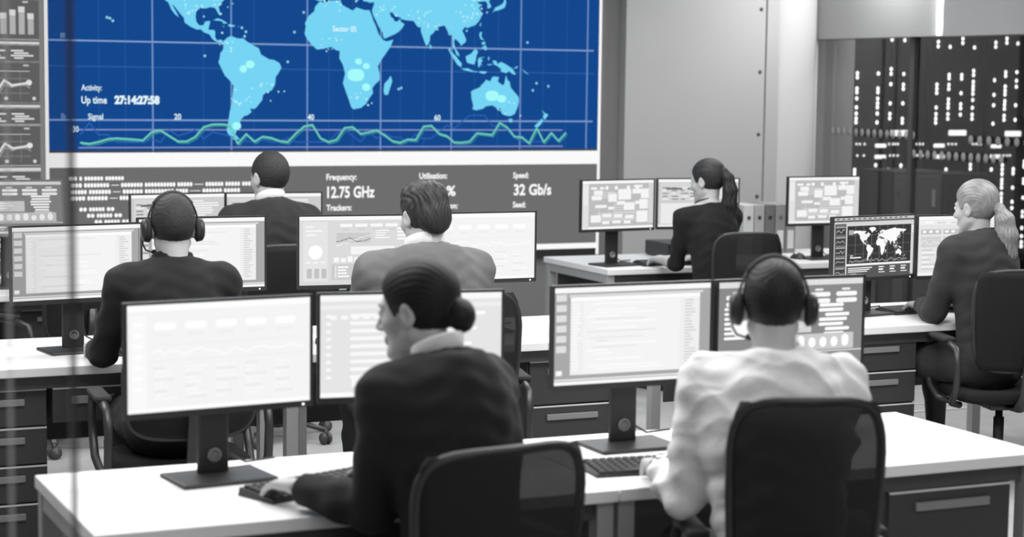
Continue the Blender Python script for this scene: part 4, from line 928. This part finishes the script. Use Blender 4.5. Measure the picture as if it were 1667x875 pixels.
    # clothes
    def cloth(name, fill, m, rip=.0022, freq=60, v=None, seed=1, lo_=None, hi_=None):
        G = Field(lo if lo_ is None else lo_, hi if hi_ is None else hi_, v or max(vox, .0055)); fill(G)
        if outer == 'shirt' and name == 'shirt': G.folds(.0075, seed)
        if rip: G.ripple(rip, freq, seed)
        o = link(name, G.mesh(name), root); o.data.materials.append(m); return o
    cut_n = V(0, -.30, 1.0) if True else None
    if outer in ('jacket', 'sweater', 'shirt', 'top'):
        off = {'jacket': .015, 'sweater': .011, 'shirt': .012, 'top': .007}[outer]
        short = {'jacket': .022, 'sweater': .015, 'shirt': .04, 'top': .19}[outer]
        def fill(G):
            torso(G, off, .07); arms(G, off + {'jacket': .005, 'shirt': .009}.get(outer, 0), short, .06)
            if outer in ('jacket', 'shirt'):          # cloth hangs straight over the back
                q = .008 if outer == 'shirt' else 0.0
                G.ell(chest + V(0, -.012, .03) * s, (.172 * wd * s + q, .122 * s + q, .24 * s), k=.06); G.ell(waist + V(0, -.01, .02) * s, (.155 * wd * s + 2.5 * q, .120 * s + 2 * q, .20 * s), k=.06)
                for i, sx in enumerate((-1, 1)): G.cone(sh[i] * .8 + c7 * .2 + V(0, -.02, -.05), chest + V(sx * .12 * wd, -.02, 0) * s, .062 * s, .06 * s, .07)
            if outer == 'jacket':          # shoulder line and skirt of the jacket
                for i, sx in enumerate((-1, 1)): G.cone(c7 + V(sx * .05, -.005, -.045) * s, sh[i] + V(sx * .012, 0, .022) * s, .052 * s, .050 * s, .03)
                G.ell(pel + V(0, -.01, -.02), (.185, .145, .12), k=.03)
            for i in range(2):             # open cuff ends
                d = unit(wr[i] - el[i]); p = wr[i] - d * (short - .004); G.plane(p, d, .004, (wr[i] - .075, wr[i] + .075)) if outer != 'top' else G.plane(p, d, .004, (p - .07, p + .07))
            G.plane(c7 + V(0, -.012, .028 if outer != 'top' else -.012) * s, V(0, .12 if outer != 'top' else .5, 1), .012)
            if outer != 'top': G.cone(c7 + V(0, .03, -.01), c7 + V(0, .075, .12), .045 * s, .075 * s, .008, sub=True)
            if outer == 'jacket':          # V opening at the front
                G.cone(c7 + V(0, .14, -.01), c7 + V(0, .20, -.20), .05, .015, .01, sub=True)
            G.plane((0, 0, seat - .035), (0, 0, -1), .01)
            if outer == 'jacket':
                cc = c7 + V(0, .016, 0); pts = []
                for k in range(13):
                    a = R(-58 + k * (296 / 12)) ; pts.append(cc + V(.080 * math.cos(a) * s * wd, -.080 * math.sin(a) * s - .004, (.004 + .026 * math.sin(a)) * s))
                G.chain(pts, [.0135] * 13, .008); G.chain([p + V(0, 0, -.018) for p in pts], [.0165] * 13, .012)
            if outer in ('sweater', 'shirt'):
                cc = c7 + V(0, .028, 0); pts = []
                for k in range(17):
                    a = 2 * PI * k / 16; pts.append(cc + V(.066 * math.cos(a) * s * wd, -.062 * math.sin(a) * s, (.022 + .020 * math.sin(a)) * s))
                G.chain(pts, [.011 if outer == 'sweater' else .009] * 17, .006); G.chain([p + V(0, 0, -.018) for p in pts], [.013] * 17, .01)
                if outer == 'shirt': G.chain([p + V(0, 0, .012) for p in pts], [.007] * 17, .004)
        cloth({'jacket': 'suit_jacket', 'sweater': 'sweater', 'shirt': 'shirt', 'top': 'knit_top'}[outer], fill, mats['outer'], {'jacket': .0022, 'sweater': .0022, 'shirt': .0042, 'top': .0018}[outer], 55 if outer != 'shirt' else 48)
    if mats.get('collar'):
        b = MB(); n = 28; vs = []
        cc = c7 + V(0, .014, .0)
        for j, (rr, dz) in enumerate(((.071, -.030), (.0690, .030), (.0660, .034), (.0650, -.030))):
            for k in range(n):
                a = 2 * PI * k / n; vs.append(cc + V(rr * math.cos(a) * s * wd * 1.0, -rr * math.sin(a) * s * 1.04, (.018 + dz + .030 * math.sin(a)) * s))
        b.add(vs, [(i * n + k, i * n + (k + 1) % n, (i + 1) % 4 * n + (k + 1) % n, (i + 1) % 4 * n + k) for i in range(4) for k in range(n)], 0, True); b.build('shirt_collar', mats['collar'], root)
        if outer == 'jacket':
            for i in range(2):
                d = Vector(unit(wr[i] - el[i])); M = Matrix.Translation(Vector(wr[i]) - d * .03) @ d.to_track_quat('Z', 'Y').to_matrix().to_4x4()
                MB().lathe([(.030 * s, 0), (.0335 * s, 0), (.0325 * s, .020), (.0285 * s, .020)], 20, M=M).build('shirt_cuff', mats['collar'], root)
            MB().add([c7 + V(-.05, .115, -.02), c7 + V(.05, .115, -.02), chest + V(.012, .145, .02), chest + V(-.012, .145, .02), c7 + V(-.05, .10, -.02), c7 + V(.05, .10, -.02), chest + V(.012, .11, .02), chest + V(-.012, .11, .02)], [(0, 3, 2, 1), (4, 5, 6, 7), (0, 1, 5, 4), (2, 3, 7, 6), (1, 2, 6, 5), (0, 4, 7, 3)]).build('shirt_front', mats['collar'], root)
    lowhi = hi.copy(); lowhi[2] = hz + .2
    if outer == 'jacket' and mats.get('skirt'):
        def fill(G):
            G.ell(pel + V(0, -.015, -.005), (.180, .135, .118), k=.05); m0 = (hip[0] + hip[1]) / 2; m1 = (knee[0] + knee[1]) / 2
            for i in range(2): G.cone(hip[i], hip[i] * .15 + knee[i] * .85, .098, .078, .07)
            G.cone(m0, m1 - V(0, .06, 0), .085, .06, .06); G.plane((m1 * .88 + m0 * .12), (0, 1, 0), .008); G.plane((0, 0, hz + .15), (0, 0, 1), .01)
        cloth('skirt', fill, mats['skirt'], .0015, 50, .007, 3, None, lowhi)
        def fill(G):
            legs(G, .004); G.plane((0, 0, .10), (0, 0, -1), .004); G.plane((0, 0, hz + .03), (0, 0, 1), .01)
        cloth('tights', fill, mats['trousers'], 0, 50, .007, 3, None, lowhi)
    else:
        def fill(G):
            G.ell(pel + V(0, -.015, -.005), (.176, .132, .118), k=.05); legs(G, .016); G.plane((0, 0, .085), (0, 0, -1), .006); G.plane((0, 0, hz + .15), (0, 0, 1), .01)
        cloth('trousers', fill, mats['trousers'], .0025, 45, .007, 2, None, lowhi)
    for i, sx in enumerate((-1, 1)):
        a = ank[i]; sl = a - V(.12, .14, 0); sl[2] = -.01; shh = a + V(.14, .30, .06); G = Field(sl, shh, .006)
        G.ell(a + V(0, -.02, -.055), (.042, .055, .05), k=.02); G.cone(a + V(0, -.02, -.06), a + V(sx * .035, .17, -.068), .040, .036, .02); G.ell(a + V(sx * .035, .17, -.07), (.043, .065, .03), k=.02)
        G.plane((0, 0, .003), (0, 0, -1), .003); G.plane((0, 0, .105), (0, 0, 1), .004)
        link('shoe', G.mesh('shoe'), root).data.materials.append(mats.get('shoe', M_BLACK))
    # hair, modelled round the upright head and turned with it
    G = Field((-.16, -.26 if hair in ('bun',) else -.20, -.16), (.16, .14, .20), .0035)
    hv = hairvol
    G.ell((0, -.016, .034), (.0745 + .0065 * hv, .0975 + .0065 * hv, .0905 + .009 * hv), k=.01)
    if hair == 'swept': G.ell((0, .030, .098), (.060, .060, .034), k=.03); G.ell((0, -.05, .085), (.062, .06, .045), k=.03); G.ell((0, -.085, -.01), (.060, .032, .055), k=.03)
    if hair in ('bun', 'ponytail', 'long_ponytail'): G.ell((0, -.02, .062), (.072, .092, .072), k=.03)
    # hairline: forehead, temple, round the ear, nape
    G.ell((0, .118, -.035), (.120, .095, .125), k=.012, sub=True)
    for sx in (-1, 1): G.ell((sx * .088, .012, -.022), (.035, .030, .036), k=.008, sub=True)
    nape = -.072 if hair in ('short', 'swept') else -.080
    G.plane((0, -.09, nape), (0, .50, -1), .008); G.cone((-.12, .02, -.085), (.12, .02, -.085), .055, .055, .012, sub=True)
    if hair == 'buzz': pass
    if hair == 'bun':
        G.cone((0, -.09, -.005), (0, -.118, -.015), .034, .036, .015); G.ell((0, -.124, -.018), (.041, .030, .040), k=.012)
        for k in range(10):
            a = 2 * PI * k / 10; G.cone((.028 * math.cos(a), -.132, -.018 + .028 * math.sin(a)), (.034 * math.cos(a + .8), -.120, -.018 + .034 * math.sin(a + .8)), .011, .010, .006)
    hm = G.mesh('hair'); X = G.ax
    # fine combed grooves
    co = np.zeros(len(hm.vertices) * 3, np.float32); hm.vertices.foreach_get('co', co); co = co.reshape(-1, 3)
    no = np.zeros(len(hm.vertices) * 3, np.float32); hm.vertex_normals.foreach_get('vector', no); no = no.reshape(-1, 3)
    if hair in ('short', 'buzz'):
        dsp = .0012 * np.sin(co[:, 0] * 420 + 40 * np.sin(co[:, 2] * 30)) * np.sin(co[:, 2] * 330 + co[:, 1] * 260)
    elif hair == 'swept':
        dsp = (.0016 * np.sin(co[:, 0] * 230 + 4 * np.sin(co[:, 1] * 47) + co[:, 2] * 60) + .0012 * np.sin(co[:, 0] * 410 - co[:, 1] * 90 + 3 * np.sin(co[:, 2] * 80))) * np.clip(.5 + co[:, 2] * 8, .3, 1)
    else:
        ang = np.arctan2(co[:, 0], co[:, 2] - .0); dsp = .0005 * np.sin(ang * 46 + 2 * np.sin(co[:, 1] * 30)) + .0004 * np.sin(ang * 101)
    co += no * dsp[:, None]; hm.vertices.foreach_set('co', co.ravel()); hm.update()
    ho = link('hair', hm, root); ho.matrix_local = HM; hm.materials.append(mats['hair'])
    if hair in ('ponytail', 'long_ponytail'):
        lowp = hair == 'long_ponytail'
        path = [(0, -.098, .012), (0, -.128, -.005), (.004, -.150, -.06), (.008, -.150, -.13), (.012, -.136, -.21), (.012, -.118, -.29), (.010, -.104, -.355)] if lowp else [(0, -.090, .055), (0, -.120, .052), (.004, -.142, .012), (.012, -.140, -.06), (.020, -.122, -.14), (.026, -.108, -.21), (.028, -.104, -.27)]
        rs = [.019, .024, .043, .053, .053, .044, .014] if lowp else [.018, .021, .030, .041, .044, .033, .010]
        G = Field((-.12, -.25, -.44), (.14, -.03, .14), .004)
        G.chain(path, rs, .01)
        pm = G.mesh('ponytail'); n = len(pm.vertices); co = np.zeros(n * 3, np.float32); pm.vertices.foreach_get('co', co); co = co.reshape(-1, 3); no = np.zeros(n * 3, np.float32); pm.vertex_normals.foreach_get('vector', no); no = no.reshape(-1, 3)
        cx = np.interp(-co[:, 2], [-p[2] for p in path], [p[0] for p in path]); cy = np.interp(-co[:, 2], [-p[2] for p in path], [p[1] for p in path]); ang = np.arctan2(co[:, 0] - cx, co[:, 1] - cy)
        co += no * ((.0018 if lowp else .0028) * np.sin(ang * (17 if lowp else 9) + 14 * co[:, 2] + np.sin(60 * co[:, 2])) + .0012 * np.sin(ang * 31 + 12 * co[:, 2]))[:, None]; pm.vertices.foreach_set('co', co.ravel()); pm.update()
        po = link('ponytail', pm, root); po.matrix_local = HM @ Matrix.Rotation(0, 4, 'X'); pm.materials.append(mats['hair'])
        a = Vector(path[1]); d = (Vector(path[2]) - Vector(path[0])).normalized()
        tie = MB().lathe([(.017, -.010), (.026, -.008), (.026, .008), (.017, .010)], 18, M=Matrix.Translation(a + Vector((0, .004, 0))) @ d.to_track_quat('Z', 'Y').to_matrix().to_4x4()).build('hair_tie', mats.get('tie', mats['hair']), root); tie.matrix_local = HM
    for sx in (-1, 1):
        e = MB().lathe([(0, -.0118), (.006, -.010), (.0105, -.005), (.0118, 0), (.0105, .005), (.006, .010), (0, .0118)], 16, M=Matrix.Translation((sx * .031, .0795, .010)) @ Matrix.Rotation(R(-90), 4, 'X')).build('eye', mat('eye_white', .6, .2), root); e.matrix_local = HM
        br = MB().tube([(sx * .016, .0885, .026), (sx * .030, .0865, .031), (sx * .046, .077, .027)], [.0028, .0032, .002], 8).build('eyebrow', mats['hair'], root); br.matrix_local = HM
    root['_'] = 0; del root['_']
    return root, HM, wr, el

def headset(label, root, HM):
    t = thing('headset', label, 'headset', (0, 0, 0)); t.matrix_world = Matrix.Translation(root.location) @ Matrix.Rotation(root.rotation_euler.z, 4, 'Z') @ HM
    pts = []
    for k in range(25):
        a = R(-8 + 196 * k / 24); pts.append((.093 * math.cos(a), -.012 - .010 * math.sin(a), .010 + .128 * math.sin(a)))
    MB().tube(pts, .009, 8, flat=.42, up=None).build('headband', M_BLACK2, t)
    cush = MB().tube([(p[0] * .965, p[1], .010 + (p[2] - .010) * .965) for p in pts[6:19]], .010, 8); cush.build('headband_pad', M_RUBBER, t)
    for sx in (-1, 1):
        T = Matrix.Translation((sx * .094, -.008, -.002)) @ Matrix.Rotation(R(90 * sx), 4, 'Y') @ Matrix.Diagonal((1.15, .92, 1, 1))
        e = MB().lathe([(0, .022), (.026, .021), (.036, .014), (.038, .002), (0, .002)], 24, M=T).build('ear_cup', M_BLACK, t)
        MB().lathe([(.018, -.014), (.030, -.014), (.039, -.007), (.038, .003), (.018, .003)], 24, M=T).build('ear_cushion', M_RUBBER, e)
    m = MB().tube([(-.106, .004, -.022), (-.104, .035, -.050), (-.088, .070, -.072), (-.062, .098, -.080), (-.045, .106, -.078)], .0035, 8).build('microphone_boom', M_BLACK2, t)
    MB().tube([(-.056, .101, -.080), (-.036, .110, -.077)], [.009, .008], 10).build('microphone_tip', M_RUBBER, m)
    return t

# ------------------------------------------------------------------ people
CLOTH = lambda n, c, st=300: mat(n, c, .85, spec=.15, noise=(9, .12), bump=(st, .18, .002), sheen=.05)
SUIT_BLACK = CLOTH('black_suit_wool', .022); SUIT_NAVY = CLOTH('dark_suit_wool', .027); SUIT_GREY = CLOTH('grey_suit_wool', .13); SUIT_CHAR = CLOTH('charcoal_suit_wool', .036)
KNIT = CLOTH('dark_knit', .018, 200); SHIRT = mat('pale_shirt_cotton', .74, .8, spec=.2, noise=(6, .06), bump=(30, .3, .012)); TROUS = CLOTH('dark_trousers', .024); TIGHT = mat('dark_tights', .035, .6)
HAIR_D = mat('black_hair', .010, .6, spec=.3, noise=(160, .3, (1, .15, .3))); HAIR_B = mat('dark_brown_hair', .024, .55, spec=.35, noise=(160, .35, (1, .15, .3)))
HAIR_S = mat('cropped_dark_hair', .030, .7, spec=.3, noise=(300, .4)); HAIR_Y = mat('blonde_hair', .23, .4, spec=.5, noise=(150, .28, (1, .12, .25)))
def worker(label, crown_xy, crown, yaw, wrists, chair=True, back=.10, **kw):
    a = R(yaw); cx, cy = crown_xy
    hx, hy = cx + math.sin(a) * back, cy - math.cos(a) * back
    def loc(p):
        dx, dy = p[0] - hx, p[1] - hy; return (dx * math.cos(a) + dy * math.sin(a), -dx * math.sin(a) + dy * math.cos(a), p[2])
    return person(label, hx, hy, yaw, crown=crown, hands=[loc(p) for p in wrists], **kw), (hx, hy)
def chair_for(h, yaw, label, dy=0.0, **kw):
    a = R(yaw); return office_chair(label, h[0] + math.sin(a) * dy, h[1] - math.cos(a) * dy, yaw, seat=.45, **kw)

(fw, fwH, fww, fwe), h = worker('woman with dark low bun and black suit jacket, typing, face turned aside', (1.742, 4.35), 1.385, 18, [(1.49, 4.53, .775), (1.80, 4.66, .775)],
    female=True, lean=6, head=(26, 8), hair='bun', outer='jacket', mats=dict(outer=SUIT_BLACK, trousers=TROUS, hair=HAIR_D, collar=M_SHIRT_W), vox=.0045, back=.165, curl=.35, neckf=.065, elbows=(-.25, 1))
office_chair('black mesh-backed office chair of the woman with the bun', 1.765, 4.235, 10, seat=.45, back_top=.955)
(fm, fmH, fmw, fme), h = worker('man in a pale rumpled shirt and headset, typing with his back turned', (2.625, 4.12), 1.378, -18, [(2.47, 4.42, .775), (2.86, 4.50, .775)],
    lean=6, head=(-8, 6), hair='short', outer='shirt', mats=dict(outer=SHIRT, trousers=TROUS, hair=HAIR_D), vox=.0045, back=.11, elbows=(.3, 1))
headset('black headset worn by the man in the pale shirt', fm, fmH)
office_chair('tall dark office chair behind the man in the pale shirt', 2.645, 4.10, -18, seat=.45, back_top=1.045, wide=.81)
(m1, m1H, m1w, m1e), h = worker('man with cropped hair, headset and dark sweater at the middle-row desk', (1.763, 6.83), 1.40, -6, [(1.56, 7.22, .775), (1.96, 7.22, .775)],
    lean=5, head=(2, 6), hair='buzz', outer='sweater', mats=dict(outer=KNIT, trousers=TROUS, hair=HAIR_S), elbows=(.45, .8), back=.10)
headset('black headset with a microphone boom worn by the man in the dark sweater', m1, m1H)
chair_for(h, -4, 'black office chair of the man in the dark sweater', .02, back_top=.86)
(m2, m2H, m2w, m2e), h = worker('man in grey suit jacket with swept-back dark hair at the middle-row desk', (2.728, 6.766), 1.436, -2, [(2.62, 7.20, .775), (2.99, 7.20, .775)],
    lean=5, head=(14, 8), hair='swept', outer='jacket', mats=dict(outer=SUIT_GREY, trousers=TROUS, hair=HAIR_B, collar=M_SHIRT_W), hairvol=1.4, back=.10, wide=1.10)
office_chair('black office chair behind the man in the grey jacket', 2.80, 6.70, -14, seat=.45, back_top=1.03)
(bm, bmH, bmw, bme), h = worker('man with short hair and dark suit in the back row below the big display', (2.886, 9.255), 1.465, 2, [(2.76, 9.70, .775), (3.08, 9.70, .775)],
    lean=3, head=(18, 4), hair='short', outer='jacket', mats=dict(outer=SUIT_NAVY, trousers=TROUS, hair=HAIR_S, collar=M_SHIRT_W), vox=.006, back=.09)
chair_for(h, 0, 'black office chair of the man in the dark suit in the back row', .04, back_top=1.0)
(wm, wmH, wmw, wme), h = worker('woman with a dark ponytail and black knit top typing in the back row', (5.585, 9.50), 1.39, 2, [(5.475, 9.84, .775), (5.76, 9.88, .775)],
    female=True, lean=5, head=(28, 8), hair='ponytail', outer='top', mats=dict(outer=KNIT, trousers=TROUS, hair=HAIR_B), vox=.0055, back=.10, elbows=(.1, 1))
office_chair('black office chair with perforated back behind the woman with the dark ponytail', 5.67, 9.36, -10, seat=.45, back_top=.98, wide=.85)
(bw, bwH, bww, bwe), h = worker('blonde woman with a low ponytail and charcoal suit typing near the server room', (5.585, 7.07), 1.392, 12, [(5.52, 7.36, .775), (5.80, 7.43, .775)],
    female=True, lean=4, head=(8, 6), hair='long_ponytail', outer='jacket', mats=dict(outer=SUIT_CHAR, trousers=TIGHT, skirt=SUIT_CHAR, hair=HAIR_Y), back=.09, wide=.96)
office_chair('large black office chair with a solid back behind the blonde woman', 5.65, 6.93, -16, seat=.45, mesh=False, wide=1.02, back_top=1.0)
office_chair('empty black office chair at the back row below the stacked chart display', 1.78, 9.28, 30, seat=.45)

# watch on the pale-shirted man's wrist
a = R(-18); w = Vector(fmw[0]); d = (Vector(fmw[0]) - Vector(fme[0])).normalized()
t = thing('wristwatch', 'wristwatch on the pale-shirted man\'s wrist', 'watch'); 
t.matrix_world = Matrix.Translation(fm.location) @ Matrix.Rotation(fm.rotation_euler.z, 4, 'Z') @ Matrix.Translation(w - d * .012) @ d.to_track_quat('Z', 'Y').to_matrix().to_4x4()
MB().lathe([(.0300, -.009), (.0325, -.009), (.0325, .009), (.0300, .009)], 24).build('strap', M_CHROME, t)
MB().lathe([(0, .030), (.016, .030), (.017, .036), (.013, .040), (0, .040)], 20, M=Matrix.Rotation(R(-90), 4, 'X')).build('watch_case', M_CHROME, t)
# ID cord round the dark-haired woman's neck
t = thing('lanyard', 'thin dark cord round the neck of the woman with the ponytail', 'lanyard'); t.matrix_world = Matrix.Translation(wm.location) @ Matrix.Rotation(wm.rotation_euler.z, 4, 'Z')
c7 = Vector(wmH.translation) - Vector((0, .030, .122)) * .98
MB().tube([c7 + Vector((.066 * math.cos(q), .032 - .068 * math.sin(q), .008 + .026 * math.sin(q) - (.05 if q > 5 or q < -1 else 0))) for q in [R(-40 + 260 * k / 20) for k in range(21)]], .0035, 8).build('cord', M_BLACK, t)

# ------------------------------------------------------------------ light
def area(name, loc, size, power, rot=(0, 0, 0), size_y=None, spread=180):
    l = bpy.data.lights.new(name, 'AREA'); l.energy = power; l.size = size
    if size_y: l.shape = 'RECTANGLE'; l.size_y = size_y
    l.spread = R(spread)
    o = bpy.data.objects.new(name, l); C.objects.link(o); o.location = loc; o.rotation_euler = rot; return o
KL = 1.0
area('ceiling_light', (1.4, 5.4, 2.98), 2.6, 95 * KL, size_y=1.2)
area('ceiling_light', (1.0, 8.2, 2.98), 2.6, 95 * KL, size_y=1.2)
area('ceiling_light', (4.0, 8.4, 2.98), 2.4, 75 * KL, size_y=1.2)
area('ceiling_light', (4.0, 5.2, 2.98), 2.6, 95 * KL, size_y=1.2)
area('ceiling_light', (6.6, 6.4, 2.98), 2.2, 60 * KL, size_y=1.2)
area('ceiling_light', (6.2, 10.0, 2.98), 2.2, 42 * KL, size_y=1.0)
area('ceiling_light', (2.9, 2.0, 2.98), 2.6, 44 * KL, size_y=1.2)
area('ceiling_light', (1.6, -.6, 2.98), 2.6, 55 * KL, size_y=1.2)  # unseen light added behind the camera as fill for front-facing surfaces
area('server_wall_fill', (8.95, 11.7, 2.95), .5, 16, size_y=.3, spread=120)  # added lamp without a visible source, brightens the dim server-room side wall
area('ceiling_wall_washer', (7.78, 11.0, 2.95), .5, 26, rot=(R(25), 0, 0), size_y=.3)
w = bpy.data.worlds.new('world'); bpy.context.scene.world = w; w.use_nodes = True
w.node_tree.nodes['Background'].inputs[0].default_value = (.05, .05, .05, 1); w.node_tree.nodes['Background'].inputs[1].default_value = 1.0

# ------------------------------------------------------------------ camera
cd = bpy.data.cameras.new('camera'); cam = bpy.data.objects.new('camera', cd); C.objects.link(cam)
psi = R(CAM_YAW); f = Vector((math.sin(psi) * math.cos(PITCH), math.cos(psi) * math.cos(PITCH), -math.sin(PITCH)))
r = Vector((math.cos(psi), -math.sin(psi), 0)); u = r.cross(f)
rr = r * math.cos(ROLL) + u * math.sin(ROLL); uu = u * math.cos(ROLL) - r * math.sin(ROLL)
cam.matrix_world = Matrix(((rr.x, uu.x, -f.x, 0), (rr.y, uu.y, -f.y, 0), (rr.z, uu.z, -f.z, CAM_H), (0, 0, 0, 1)))
cd.sensor_fit = 'HORIZONTAL'; cd.sensor_width = 36.0; cd.lens = 36.0 * FOCAL_PX / 1667.0; cd.clip_start = .05; cd.clip_end = 60
cd.dof.use_dof = True; cd.dof.focus_distance = 7.9; cd.dof.aperture_fstop = 2.9
sc = bpy.context.scene; sc.camera = cam
sc.view_settings.view_transform = 'Standard'; sc.view_settings.look = 'None'; sc.view_settings.gamma = 1.0; sc.view_settings.use_curve_mapping = False
sc.view_settings.exposure = 0.0
sc.cycles.max_bounces = 6; sc.cycles.transparent_max_bounces = 12; sc.cycles.use_denoising = True
sc.cycles.sample_clamp_indirect = 4.0
